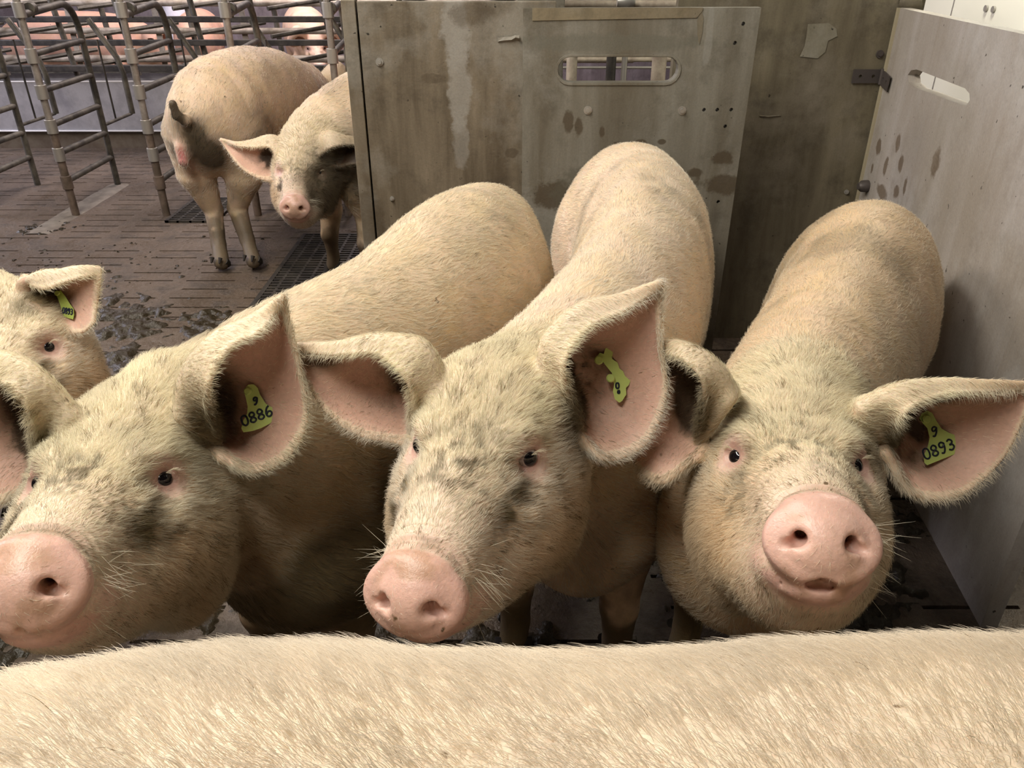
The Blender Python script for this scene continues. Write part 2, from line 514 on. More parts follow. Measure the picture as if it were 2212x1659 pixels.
def make_hair(name, root, R0, DIR, NRM, L, rad, col, parent, lift=.25, curl=.25, npt=4):
    """hairs as curves: root points, lying direction, skin normal, length, root radius, colour"""
    n = len(R0)
    if n == 0: return None
    t = np.linspace(0, 1, npt)
    d0 = DIR * (1 - lift)[:, None] + NRM * lift[:, None]
    d0 /= np.linalg.norm(d0, axis=1, keepdims=True)
    side = np.cross(DIR, NRM)
    bend = (-NRM * (lift * .55)[:, None] + side * RNG.normal(0, curl, (n, 1)) * .5) + np.array([0, 0, -.10])
    P = R0[:, None, :] + L[:, None, None] * (t[None, :, None] * d0[:, None, :] + (t ** 2)[None, :, None] * bend[:, None, :])
    r = rad[:, None] * (1 - .88 * t[None] ** 1.5)
    hc = bpy.data.hair_curves.new(name)
    hc.add_curves([npt] * n)
    hc.attributes['position'].data.foreach_set('vector', P.astype(np.float32).ravel())
    ra = hc.attributes.get('radius') or hc.attributes.new('radius', 'FLOAT', 'POINT')
    ra.data.foreach_set('value', r.astype(np.float32).ravel())
    ca = hc.attributes.new('hcol', 'FLOAT_COLOR', 'CURVE')
    c4 = np.ones((n, 4), np.float32); c4[:, :3] = col; ca.data.foreach_set('color', c4.ravel())
    hc.materials.append(MAT['hair'])
    return link(bpy.data.objects.new(name, hc), parent)

# ------------------------------------------------------------------ the pigs
CSKIN = np.array([.74, .58, .48]); CPINK = np.array([.70, .45, .38]); CEAR = np.array([.68, .43, .34])
CDIRT = np.array([.13, .092, .036]); CFORE = np.array([.70, .60, .45]); CHAIR = np.array([.85, .79, .68])
CHEADHAIR = np.array([.90, .835, .64])
M_EYE = simple('eye_dark', (.008, .006, .007), .06)
M_IRIS = simple('eye_iris', (.045, .035, .04), .08)
M_SCLERA = simple('eye_white', (.55, .45, .42), .15)
M_HOOF = simple('hoof_horn', (.028, .022, .018), .8)

def make_eye(body, R, T, sgn):
    c = R @ np.array([sgn * EYE[0], EYE[1], EYE[2]]) + T
    gaze = R @ np.array([sgn * .68, .73, .04]); gaze /= np.linalg.norm(gaze)
    bm = bmesh.new()
    bmesh.ops.create_uvsphere(bm, u_segments=36, v_segments=24, radius=EYE_R)
    q = Vector((0, 0, 1)).rotation_difference(Vector(gaze)).to_matrix()
    for f in bm.faces:
        a = math.degrees(f.calc_center_median().normalized().angle(Vector((0, 0, 1))))
        f.material_index = 0 if a < 34 else (1 if a < 47 else 2); f.smooth = True
    for v in bm.verts: v.co = q @ v.co + Vector(c)
    me = bpy.data.meshes.new('eye'); bm.to_mesh(me); bm.free()
    for m in (M_EYE, M_IRIS, M_SCLERA): me.materials.append(m)
    return link(bpy.data.objects.new('eye', me), body)

def pig(o):
    t0 = time.time()
    R = np.asarray(o['R'], float); T = np.asarray(o['T'], float); hs = o.get('hs', 1.0)
    ears = [Ear(r, o.get('ear_t', .0032)) for r in o.get('ears', [])]
    for sgn in ((1, -1) if o.get('plain_ears') else ()):
        # a lop ear standing out sideways and a little forward, in the head's own frame
        rows = []
        for v, (cx_, cy_, cz_, w_) in enumerate([(.070, -.075, .045, .030), (.105, -.070, .075, .055), (.150, -.060, .085, .072), (.190, -.040, .070, .055), (.225, -.015, .045, .004)]):
            rows.append([T + R @ (np.array([sgn * cx_, cy_ + d_[0] * w_, cz_ + d_[1] * w_]) * hs) for d_ in ((.75, .45), (.35, 1.0), (-.65, .35), (-.65, -.5), (.25, -1.0))])
        ears.append(Ear(rows, o.get('ear_t', .006), True, R @ np.array([sgn * .3, 1, .1])))
    has_head = o.get('head', True)
    SCt, SA, SB = catmull(o['spine'], o.get('nseg', 17)), None, None
    SA = catmull(np.array(o['wide'])[:, None], len(SCt))[:, 0]; SB = catmull(np.array(o['tall'])[:, None], len(SCt))[:, 0]
    ells = o.get('ell', []); legs = o.get('legs', [])
    def f(P):
        d = sd_tube(P, SCt, SA, SB)
        for c, r in ells: d = smin(d, sd_ell(P, c, r), .07)
        for J, rad in legs:
            dl = None
            for i in range(len(J) - 1):
                x = sd_cone(P, J[i], J[i+1], rad[i], rad[i+1])
                dl = x if dl is None else smin(dl, x, .012)
            d = smin(d, dl, .035)
        for c in o.get('extra', []):
            d = smin(d, sd_cone(P, *c[:4]), c[4])
        for c in o.get('carve', []):
            d = smax(d, -sd_cone(P, *c[:4]), c[4])
        if o.get('lumps', 1):
            d = d + (fnoise(P, 9, 3, 2) - .5) * .010
        if has_head:
            dc = np.linalg.norm(P - (T + R @ np.array([0, .0, -.04]) * hs), axis=1)
            m = dc < .50 * hs
            if m.any():
                dh = head_sdf((P[m] - T) @ R / hs, o) * hs
                d[m] = smin(d[m], dh, .045)
        for e in ears:
            D, I = e.query(P)
            m = I >= 0
            if m.any():
                u, v, j, i = e.uv(I[m])
                th = e.thick * (1 + 1.3 * np.sin(np.pi * np.clip(u, 0, 1)) * (1 - .6 * v)) + .004 * np.clip(1 - v * 4, 0, 1)
                d[m] = smin(d[m], D[m] - th, .016)
        return d
    lo, hi = np.array(o['lo']), np.array(o['hi']); f0, f1 = np.array(o['flo']), np.array(o['fhi'])
    h1, h2 = o.get('res', (.0026, .009))
    X, Y, Z = [axis(lo[k], hi[k], f0[k], f1[k], h1, h2) for k in range(3)]
    V, Q = polygonise(f, X, Y, Z)
    root = empty('pig', o['base'])
    tag(root, o['label'], 'pig', o.get('group'))
    nrm, fn_ = vert_normals(V, Q)
    # ---- colours of skin, per vertex
    HL = (V - T) @ R / hs
    X_ = np.abs(HL[:, 0]); y, z = HL[:, 1], HL[:, 2]
    near = sstep(-np.linalg.norm(HL - [0, .0, -.04], axis=1), -.34, -.22) * has_head
    base = o.get('skin', CSKIN)
    nz1 = fnoise(V, 7, 11, 3); nz2 = fnoise(V, 24, 21, 3)
    col = base[None] * (.86 + .28 * nz1)[:, None]
    col[:, 2] *= 1 - o.get('yel', .25) * nz2; wet = np.zeros(len(V)); hmask = np.ones(len(V)); hcolr = np.tile(o.get('hair', CHAIR), (len(V), 1))
    def blend(m, c, k=1.0):
        nonlocal col
        col = col * (1 - (m * k)[:, None]) + np.asarray(c)[None] * (m * k)[:, None]
    dirt = np.zeros(len(V))
    if has_head:
        fore = near * sstep(z + .25 * y, -.02, .05)
        blend(fore, o.get('fore', CFORE), .7)
        hcolr = hcolr * (1 - fore[:, None]) + o.get('foreh', CHEADHAIR) * fore[:, None]
        blend(near * sstep(X_, .06, .11) * sstep(-z, .02, .09), o.get('cheek', np.array([.66, .45, .25])), .6)
        muz = near * sstep(y, .05, .13)
        blend(muz, (.78, .62, .52), .6)
        # hairless pink skin of the snout, lips, eyelids
        sn = near * np.maximum(sstep(y, .199, .206), sstep(y, .155, .188) * sstep(-z, .108, .122))
        sn = np.maximum(sn, near * .45 * sstep(y, .168, .192) * sstep(z, -.062, -.045))
        sn = np.maximum(sn, .75 * near * np.exp(-((y - .165) / .03) ** 2 - ((z + .105) / .022) ** 2) * sstep(X_, .02, .04))
        blend(sn, o.get('snout', CPINK)); blend(sn * sstep(fnoise(V, 34, 71, 3) + 1.5 * (z + .085), .50, .68) * sstep(-X_, -.05, -.02), (.42, .26, .15), .55); wet = np.maximum(wet, sn * sstep(y, .19, .21) * .95)
        hmask *= 1 - .97 * sn
        ey = np.linalg.norm(np.stack([X_, y, z], 1) - [.073, .012, .002], axis=1)
        em = near * sstep(-ey, -.042, -.022); blend(em, (.70, .50, .44), .75)
        hmask *= 1 - .93 * near * sstep(-ey, -.034, -.022)
        lid = near * sstep(-ey, -.0195, -.0155); blend(lid, (.52, .27, .24), .5); wet = np.maximum(wet, .7 * lid)
        # nostril insides, mouth slit
        nd = np.minimum(np.linalg.norm((np.stack([X_, y, z], 1) - [.022, .214, -.080]) / [1, 1.6, 1], axis=1), 9)
        blend(near * sstep(-nd, -.0135, -.007) * sstep(-y, -.213, -.205), (.20, .07, .06))
        # dirt
        dz = fnoise(V, 30, 5, 3)
        tear = near * np.exp(-((X_ - .064 + .15 * (z + .02)) / .011) ** 2) * sstep(-z, .012, .022) * sstep(z, -.085, -.045)
        chk = near * np.exp(-(((X_ - .070) / .024) ** 2 + ((y - .055) / .03) ** 2 + ((z + .062) / .022) ** 2))
        dq = fnoise(V * [1, 1, .5], 95, 15, 2)
        dirt = np.maximum(dirt, np.clip(tear * sstep(dz + .3 * dq, .48, .72) + 1.0 * chk * sstep(dz * .6 + dq * .5, .50, .66), 0, 1) * o.get('tear', 1))
        brow = near * np.exp(-((y - .075) / .05) ** 2 - ((HL[:, 0] + .01) / .06) ** 2) * sstep(z, -.06, .0)
        dirt = np.maximum(dirt, .8 * brow * sstep(dz * .5 + dq * .5, .50, .62))
        rim = near * np.exp(-((y - .193) / .008) ** 2) * sstep(z, -.10, -.06)
        dirt = np.maximum(dirt, .65 * rim * sstep(dz, .35, .6))
    bd = sstep(fnoise(V, 6, 33, 4), .56, .74) * o.get('bodydirt', .35)
    dirt = np.maximum(dirt, bd * (1 - near * .7))
    lg = sstep(-V[:, 2], -.46, -.10) * sstep(fnoise(V, 17, 44, 4) + .55 * sstep(-V[:, 2], -.30, -.03), .42, .72); dirt = np.maximum(dirt, np.clip(lg, 0, .93) * o.get('legdirt', 1))
    for c, r, k in o.get('stains_shade', []):  # dirt spots; on the left pig's flank they also paint in shade
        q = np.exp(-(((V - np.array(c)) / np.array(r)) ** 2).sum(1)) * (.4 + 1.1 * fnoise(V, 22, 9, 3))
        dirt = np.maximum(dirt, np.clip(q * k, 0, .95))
    for c, r, colr, k in o.get('patches', []):
        q = np.exp(-(((V - np.array(c)) / np.array(r)) ** 2).sum(1)); blend(np.clip(q * k, 0, 1), colr)
    # ---- ears
    earflow = np.zeros((len(V), 3)); earm = np.zeros(len(V)); earin = np.zeros(len(V)); eedge = np.zeros(len(V))
    for e in ears:
        D, I = e.query(V, .03)
        m = np.nonzero(I >= 0)[0]
        u, v, j, i = e.uv(I[m])
        p0 = e.S[j, i]; nn = e.n[j, i]
        side = ((V[m] - p0) * nn).sum(1)
        w = sstep(-D[m], -.020, -.010)
        edge = np.maximum(sstep(np.abs(u - .5), .44, .49), sstep(v, .95, .99)) * sstep(v, .02, .1)
        inn = (side > 0) * w * sstep(v, -.05, .10) * (1 - .6 * edge) * (1 - sstep(-u, -.16, -.06) * 0)
        earin[m] = np.maximum(earin[m], inn); earm[m] = np.maximum(earm[m], w); eedge[m] = np.maximum(eedge[m], edge * w)
        # flow of the hair: towards the tip and out over the rims
        fl = e.dv[j, i] * .75 + e.du[j, i] * ((u - .5) * 2.2)[:, None]
        earflow[m] += fl * w[:, None]
        # grime deep in the ear
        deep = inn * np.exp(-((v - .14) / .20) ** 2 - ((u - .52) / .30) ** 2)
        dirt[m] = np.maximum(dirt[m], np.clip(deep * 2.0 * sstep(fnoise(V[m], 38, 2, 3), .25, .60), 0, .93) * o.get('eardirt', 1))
    blend(earin, o.get('earcol', CEAR), .95)
    blend(eedge * (1 - earin * .5), (.80, .66, .50), .6)
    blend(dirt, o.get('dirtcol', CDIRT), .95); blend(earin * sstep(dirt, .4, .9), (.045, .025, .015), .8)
    ck_ = (near * sstep(X_, .05, .10) * sstep(-z, .02, .09))[:, None] * .5 if has_head else 0
    hcolr = hcolr * (1 - ck_) + np.array([.86, .66, .42]) * ck_
    hcolr = hcolr * (1 - dirt[:, None] * .94) + o.get('dirtcol', CDIRT) * 1.1 * dirt[:, None] * .94
    me = np_mesh('body', V, Q, [MAT['skin']])
    if len(me.vertices) == len(V):
        set_attr(me, 'Col', np.clip(col, .01, 1)); set_attr(me, 'Wet', wet)
    body = link(bpy.data.objects.new('body', me), root)
    if has_head and o.get('eyes', True):
        for s in (1, -1): make_eye(root, R, T, s)
    # ---- hooves
    for J, rad in legs:
        a, b = np.array(J[-2], float), np.array(J[-1], float)
        hd = o.get('hoofdir', np.array([0, -1, 0.]))
        hm = MB()
        for s in (-1, 1):
            sd = np.array([hd[1], -hd[0], 0]) * s
            c0 = b + sd * .018
            hm.tube([c0 + [0, 0, .012] - hd * .008, c0 + hd * .012 + [0, 0, -.008], c0 + hd * .038 + [0, 0, -.022]], [.021, .022, .008], 12)
            dw = b + sd * .022 - hd * .035 + [0, 0, .035]
            hm.tube([dw, dw - hd * .018 + [0, 0, -.022]], [.010, .004], 8)
        hm.build('hoof', M_HOOF, root, smooth=True)
    # ---- bristles
    n_h = o.get('nhair', 0)
    if n_h:
        fc = V[Q].mean(1); area = np.linalg.norm(fn_, axis=1) * .5; fnm = fn_ / (area[:, None] * 2 + 1e-12)
        view = CAM - fc; view /= np.linalg.norm(view, axis=1, keepdims=True)
        fac = (fnm * view).sum(1)
        nf = near[Q[:, 0]]; ef = earm[Q[:, 0]]; inf = earin[Q[:, 0]]; edf = eedge[Q[:, 0]]; hf = hmask[Q[:, 0]]
        hd_ = sstep(-np.linalg.norm((HL - [0, -.02, -.02]), axis=1), -.30, -.16)[Q[:, 0]] * has_head
        dens = (1 + o.get('headk', 3.5) * hd_) * hf
        dens = dens * (1 - .85 * inf) * (1 - .3 * ef) + 3.5 * edf
        dens *= (fac > -.5) * (fc[:, 2] > o.get('hzmin', .32))
        w = area * dens; w = w / w.sum()
        pick = RNG.choice(len(Q), n_h, p=w)
        b_ = RNG.random((n_h, 2)); 
        q = Q[pick]
        s, t = b_[:, :1], b_[:, 1:]
        P0 = (V[q[:, 0]] * (1-s) * (1-t) + V[q[:, 1]] * s * (1-t) + V[q[:, 2]] * s * t + V[q[:, 3]] * (1-s) * t)
        nn = nrm[q[:, 0]]
        hl = (P0 - T) @ R / hs
        # flow field
        seg = SCt[None, 1:-1]
        k = np.argmin(((P0[:, None, ::] - SCt[None, ::2]) ** 2).sum(2), 1) * 2
        tan = np.gradient(SCt, axis=0); tan /= np.linalg.norm(tan, axis=1, keepdims=True)
        fl = tan[k] * o.get('flow', 1.0) + np.array([0, 0, -.30])
        hw = (sstep(-np.linalg.norm(hl - [0, .02, -.03], axis=1), -.30, -.17) * has_head)[:, None]
        hfl = np.stack([np.sign(hl[:, 0]) * sstep(np.abs(hl[:, 0]), .0, .09) * .55, -np.ones(len(hl)), .15 - .9 * sstep(-hl[:, 2], .02, .10)], 1) @ R.T
        # towards the lower face the bristles fall with the cheek
        fl = fl * (1 - hw) + hfl * hw
        em_ = np.clip(earm[q[:, 0]], 0, 1)[:, None]
        fl = fl * (1 - em_) + earflow[q[:, 0]] * em_
        nv = np.stack([fnoise(P0, 26, 60 + c, 2) - .5 for c in range(3)], 1)
        fl = fl + nv * (o.get('swirl', 1.1) * (1 - .6 * em_)) + RNG.normal(0, .16, fl.shape)
        fl -= nn * (fl * nn).sum(1)[:, None]
        fl /= np.linalg.norm(fl, axis=1, keepdims=True) + 1e-9
        eg = eedge[q[:, 0]]; ei = earin[q[:, 0]]
        hwl = hw[:, 0] * sstep(-hl[:, 1], -.13, -.02)
        L = o.get('hlen', .019) * (1 - hw[:, 0] * .45 + hwl * .45)
        L = L * (1 - .50 * em_[:, 0])
        L = np.where(eg > .3, L + .004, L)
        L = L * RNG.uniform(.6, 1.25, n_h) * (.35 + .65 * hmask[q[:, 0]])
        lift = np.clip(.20 + .20 * hwl + .12 * eg - .08 * em_[:, 0] + o.get('lift', 0) + o.get('ridge', 0) * sstep(P0[:, 2], .84, .90) + RNG.normal(0, .07, n_h), .05, .8)
        rad = np.full(n_h, o.get('hrad', .00026)) * RNG.uniform(.7, 1.2, n_h) * (1 - .3 * hw[:, 0])
        c = hcolr[q[:, 0]] * RNG.uniform(.84, 1.09, (n_h, 1)) * (.86 + .28 * fnoise(P0, 16, 91, 2))[:, None]
        fleck = (fnoise(P0, 70, 81, 2) > .60) & (RNG.random(n_h) < o.get('fleck', .35)) & (RNG.random(n_h) < .15 + .85 * hw[:, 0])
        c[fleck] *= [.30, .25, .17]
        make_hair('hair', root, P0, fl, nn, L, rad, np.clip(c, .02, .97), root, lift=lift)
        if has_head and o.get('lashes', 1):
            pts, drs, ns_ = [], [], []
            for sg in (1, -1):
                for tt in np.linspace(-1, 1, 34):
                    a = np.array([sg * (EYE[0] + .0135 - .0045 * tt), EYE[1] + .006 + .0085 * tt, EYE[2] + .0115 - .003 * tt * tt])
                    pts.append(T + R @ a); dd = np.array([sg * .8, .5, .15 + RNG.normal(0, .15)]) + RNG.normal(0, .1, 3)
                    drs.append(R @ (dd / np.linalg.norm(dd))); ns_.append(R @ np.array([0, 0, 1.]))
            nl = len(pts)
            make_hair('eyelash', root, np.array(pts), np.array(drs), np.array(ns_), RNG.uniform(.007, .012, nl), np.full(nl, .00022), np.tile([.85, .78, .6], (nl, 1)), root, lift=np.full(nl, .25))
            # whiskers on muzzle and chin
            w_, d_, nn_ = [], [], []
            for k in range(110):
                sg = RNG.choice([-1, 1]); a = RNG.uniform(-.3, 1.0)
                l = np.array([sg * (.052 - .012 * a * a), .14 + RNG.uniform(-.03, .045), -.075 - .05 * a])
                d1 = np.array([sg * 1.0, .35 + RNG.normal(0, .4), -.2 + RNG.normal(0, .5)])
                w_.append(T + R @ l); d_.append(R @ (d1 / np.linalg.norm(d1))); nn_.append(R @ np.array([0, 0, -1.]))
            make_hair('whisker', root, np.array(w_), np.array(d_), np.array(nn_), RNG.uniform(.02, .05, 110), np.full(110, .00020), np.tile([.8, .75, .6], (110, 1)), root, lift=RNG.uniform(.05, .3, 110), npt=6)
    print(o['label'][:30], len(V), 'verts', round(time.time() - t0, 1), 's')
    bvh = BVHTree.FromPolygons([tuple(v) for v in V], [tuple(int(a) for a in q) for q in Q]) if o.get('need_bvh') else None
    return root, bvh

def Rm(fwd, up):
    y = np.array(fwd, float); y /= np.linalg.norm(y); z = np.array(up, float); z -= y * (y @ z); z /= np.linalg.norm(z)
    return np.stack([np.cross(y, z), y, z], 1)     # columns: right, forward, up

def leg_set(sh, hp, fwd, half=.105, zt=.42, ground=0.0):
    """four legs: front pair under the shoulder, hind pair under the hip; fwd is the walking direction"""
    fwd = np.array([fwd[0], fwd[1], 0.]); fwd /= np.linalg.norm(fwd); sd = np.array([fwd[1], -fwd[0], 0])
    out = []
    for s in (-1, 1):
        b = np.array([sh[0], sh[1], 0]) + sd * s * half
        J = [b + [0, 0, zt] + fwd * .02, b + [0, 0, .30] - fwd * .01, b + [0, 0, .19] + fwd * .015, b + [0, 0, .09] + fwd * .005, b + [0, 0, .035] + fwd * .02]
        out.append((J, [.085, .050, .038, .028, .031]))
        b = np.array([hp[0], hp[1], 0]) + sd * s * half * .82
        J = [b + [0, 0, zt + .08] + fwd * .03, b + [0, 0, .38] + fwd * .05, b + [0, 0, .24] - fwd * .06, b + [0, 0, .10] - fwd * .03, b + [0, 0, .035] - fwd * .0]
        out.append((J, [.10, .078, .041, .028, .032]))
    return out

def bbox_near(T, r=.30): return np.array(T) - r, np.array(T) + r
PIGS = {}
def add_pig(key, o):
    o['key'] = key; PIGS[key] = pig(o)

HK = 1.0
def want(k): return True

T_mid = np.array([-.046, .806, .758]); R_mid = Rm((-.242, -.945, .22), (.024, .221, .975))
T_rt = np.array([.356, .810, .737]); R_rt = Rm((-.207, -.795, .571), (.077, .568, .819))
T_lf = np.array([-.500, .776, .732]); R_lf = Rm((.167, -.843, .511), (-.023, .514, .857))
T_bk = np.array([-.819, 3.034, .554]); R_bk = Rm((.115, -.993, .010), (.074, .018, .997))

if want('mid'):
    sh, hp = (.11, 1.15), (.30, 2.0)
    add_pig('mid', dict(R=R_mid, T=T_mid, label='pig in the middle of the front row, chewed green tag in its ear', jowl=1.0, stains_shade=[(at(1238, 880, 1.04), (.022, .05, .04), 2.5), (at(1290, 770, 1.07), (.03, .03, .03), .6), (at(690, 780, 1.03), (.05, .04, .02), .7)], need_bvh=True,
        base=(.16, 1.38, 0), spine=[T_mid + R_mid @ [0, -.11, -.03], (.03, 1.02, .67), (.13, 1.18, .62), (.245, 1.48, .605), (.315, 1.80, .62), (.32, 2.05, .62)],
        wide=[.105, .115, .145, .15, .168, .165], tall=[.125, .155, .225, .255, .265, .24],
        ell=[((.30, 2.04, .56), (.19, .17, .28)), ((.13, 1.13, .43), (.135, .15, .19))],
        legs=leg_set(sh, hp, (-.25, -1)), lo=(-.42, .50, 0), hi=(.62, 2.34, .98), flo=(-.36, .54, .56), fhi=(.20, .99, .96),
        nhair=int(150000 * HK), flow=1,
        ears=[
         [[(899,940,1.035),(950,850,1.0),(960,820,1.06),(930,900,1.08),(910,960,1.04)],
          [(885,830,.975),(920,752,.99),(880,760,1.07),(870,870,1.09),(860,955,1.03)],
          [(815,765,.985),(825,728,1.0),(790,770,1.06),(780,850,1.07),(770,935,1.03)],
          [(725,765,1.0),(725,744,1.01),(715,780,1.04),(705,830,1.045),(700,880,1.03)],
          [(632,755,1.03),(622,747,1.03),(632,757,1.03),(634,766,1.03),(640,778,1.03)]],
         [[(1250,930,1.045),(1185,850,1.0),(1195,840,1.06),(1225,900,1.08),(1255,950,1.03)],
          [(1216,800,.972),(1172,745,1.0),(1230,760,1.07),(1270,880,1.085),(1310,992,1.03)],
          [(1265,712,.975),(1245,668,1.0),(1300,750,1.06),(1350,860,1.07),(1395,955,1.035)],
          [(1345,672,.985),(1335,643,1.0),(1365,710,1.035),(1405,770,1.04),(1437,850,1.03)],
          [(1420,625,1.0),(1426,610,1.0),(1425,632,1.01),(1424,680,1.015),(1424,735,1.015)]]]))
if want('right'):
    sh, hp = (.46, 1.12), (.80, 1.70)
    add_pig('right', dict(R=R_rt, T=T_rt, label='rightmost pig, pointing its snout at the viewer, yellow tag marked 0893', jowl=.88, mouth=True, stains_shade=[(at(1497, 850, 1.06), (.018, .06, .045), 3), (at(1460, 790, 1.07), (.03, .05, .02), 1.5), (at(1945, 905, 1.03), (.022, .05, .035), 2.5), (at(1990, 870, 1.02), (.04, .04, .012), 1.8)], need_bvh=True,
        base=(.58, 1.35, 0), spine=[T_rt + R_rt @ [0, -.09, -.06], (.42, 1.00, .62), (.50, 1.15, .57), (.675, 1.45, .55), (.81, 1.70, .565), (.84, 1.80, .55)],
        wide=[.11, .13, .15, .165, .18, .155], tall=[.13, .19, .23, .25, .25, .20],
        ell=[((.79, 1.70, .47), (.175, .16, .26)), ((.42, 1.02, .45), (.180, .15, .20))], chin=1.35, skin=np.array([.66, .49, .36]), hair=np.array([.82, .73, .58]), bodydirt=.35, tear=.45,
        cheek=np.array([.74, .48, .25]),
        legs=leg_set(sh, hp, (-.45, -1)), lo=(.0, .50, 0), hi=(1.08, 2.04, .95), flo=(.06, .54, .52), fhi=(.66, .99, .95),
        nhair=int(130000 * HK),
        ears=[
         [[(1509,955,1.06),(1575,860,1.0),(1570,850,1.07),(1545,920,1.09),(1510,985,1.04)],
          [(1523,840,.985),(1555,795,1.0),(1510,810,1.08),(1490,920,1.09),(1475,1012,1.04)],
          [(1490,785,.99),(1495,752,1.01),(1450,800,1.08),(1430,920,1.085),(1425,1042,1.045)],
          [(1430,762,1.03),(1430,744,1.04),(1400,800,1.10),(1385,900,1.10),(1375,1000,1.09)],
          [(1350,790,1.11),(1345,785,1.11),(1340,800,1.12),(1335,850,1.12),(1335,900,1.12)]],
         [[(1922,965,1.055),(1865,885,1.0),(1880,880,1.06),(1900,930,1.08),(1915,980,1.03)],
          [(1955,890,.972),(1925,840,.995),(1965,880,1.07),(1965,980,1.08),(1970,1065,1.03)],
          [(2035,852,.98),(2020,827,1.0),(2060,890,1.05),(2065,980,1.06),(2070,1068,1.03)],
          [(2125,845,.99),(2125,828,1.0),(2145,880,1.03),(2155,930,1.035),(2160,992,1.03)],
          [(2225,840,1.01),(2232,830,1.01),(2230,845,1.015),(2225,865,1.015),(2215,890,1.015)]]]))
if want('left'):
    sh, hp = (-.38, 1.06), (-.08, 1.70)
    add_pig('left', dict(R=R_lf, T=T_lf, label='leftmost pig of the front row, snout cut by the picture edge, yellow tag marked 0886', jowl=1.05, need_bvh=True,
        hair=np.array([.81, .75, .61]), skin=np.array([.70, .55, .44]), bodydirt=.45, stains_shade=[(at(462, 890, 1.0), (.025, .05, .045), 2.5), (at(35, 900, 1.03), (.03, .05, .05), 1.5), ((-.12, 1.12, .50), (.16, .20, .14), 1.7), ((-.26, .94, .38), (.22, .16, .14), 2.0)], patches=[(T_lf + R_lf @ np.array([.010, .218, -.085]), (.006, .012, .004), (.58, .20, .14), .9)],  # last two spots: dung on the lower flank plus its shade, painted in
        base=(-.30, 1.25, 0), spine=[T_lf + R_lf @ [0, -.10, -.05], (-.47, .95, .645), (-.37, 1.06, .59), (-.23, 1.27, .575), (-.11, 1.57, .60), (-.055, 1.78, .60)],
        wide=[.11, .13, .155, .165, .175, .14], tall=[.13, .175, .245, .27, .27, .23],
        ell=[((-.08, 1.72, .52), (.175, .16, .28)), ((-.37, 1.04, .42), (.14, .14, .18))],
        legs=leg_set(sh, hp, (-.5, -1)), lo=(-.86, .46, 0), hi=(.22, 2.02, .98), flo=(-.80, .50, .52), fhi=(-.22, .94, .96),
        nhair=int(150000 * HK),
        ears=[
         [[(470,950,1.015),(395,900,.97),(410,880,1.03),(440,930,1.05),(480,990,1.0)],
          [(449,845,.935),(400,800,.965),(450,820,1.04),(510,920,1.055),(550,1018,1.005)],
          [(492,755,.935),(465,728,.965),(530,800,1.03),(580,890,1.04),(620,985,1.01)],
          [(558,718,.95),(540,690,.97),(580,750,1.01),(625,830,1.02),(662,900,1.01)],
          [(602,660,.98),(610,642,.98),(612,665,.99),(625,710,.995),(640,765,1.0)]],
         [[(92,1012,1.035),(150,900,.97),(140,900,1.03),(110,980,1.06),(90,1035,1.03)],
          [(60,885,.94),(95,815,.96),(60,850,1.04),(50,970,1.06),(40,1068,1.03)],
          [(0,820,.94),(15,768,.965),(-20,830,1.03),(-20,960,1.05),(-40,1090,1.03)],
          [(-70,815,.96),(-70,780,.975),(-85,850,1.02),(-95,940,1.02),(-110,1030,1.02)],
          [(-160,850,1.0),(-165,840,1.0),(-165,855,1.0),(-165,870,1.0),(-165,890,1.0)]]]))
# the pig whose back fills the bottom of the picture: it walks to the right
if want('fore'):
    T_fg = np.array([.98, .26, .66]); R_fg = Rm((.93, .30, -.20), (.2, 0, 1))
    add_pig('fore', dict(R=R_fg, T=T_fg, label='pig crossing the bottom of the picture, only its bristly cream back in view', nseg=25,
        base=(.1, .29, 0), spine=[T_fg + R_fg @ [0, -.10, -.05], (.72, .27, .665), (.52, .285, .652), (.32, .29, .650), (.14, .29, .643), (-.03, .29, .636), (-.20, .29, .646), (-.36, .29, .628), (-.50, .29, .56)],
        wide=[.11, .155, .195, .20, .20, .20, .20, .185, .13], tall=[.13, .21, .25, .252, .25, .25, .248, .235, .19],
        ell=[], yel=.06, fleck=.06, skin=np.array([.80, .69, .57]), hair=np.array([.88, .795, .67]),
        legs=leg_set((.60, .29), (-.36, .29), (1, 0)), hoofdir=np.array([1., 0, 0]), lo=(-.78, .0, 0), hi=(1.34, .62, 1.02), flo=(-.45, .08, .74), fhi=(.45, .52, .94),
        res=(.0045, .011), plain_ears=True, ear_t=.008, nhair=int(230000 * HK), hlen=.028, hrad=.00020, headk=0, lift=.10, ridge=.38, hzmin=.60, bodydirt=.12,
        swirl=.8, lashes=0, fgbias=True))
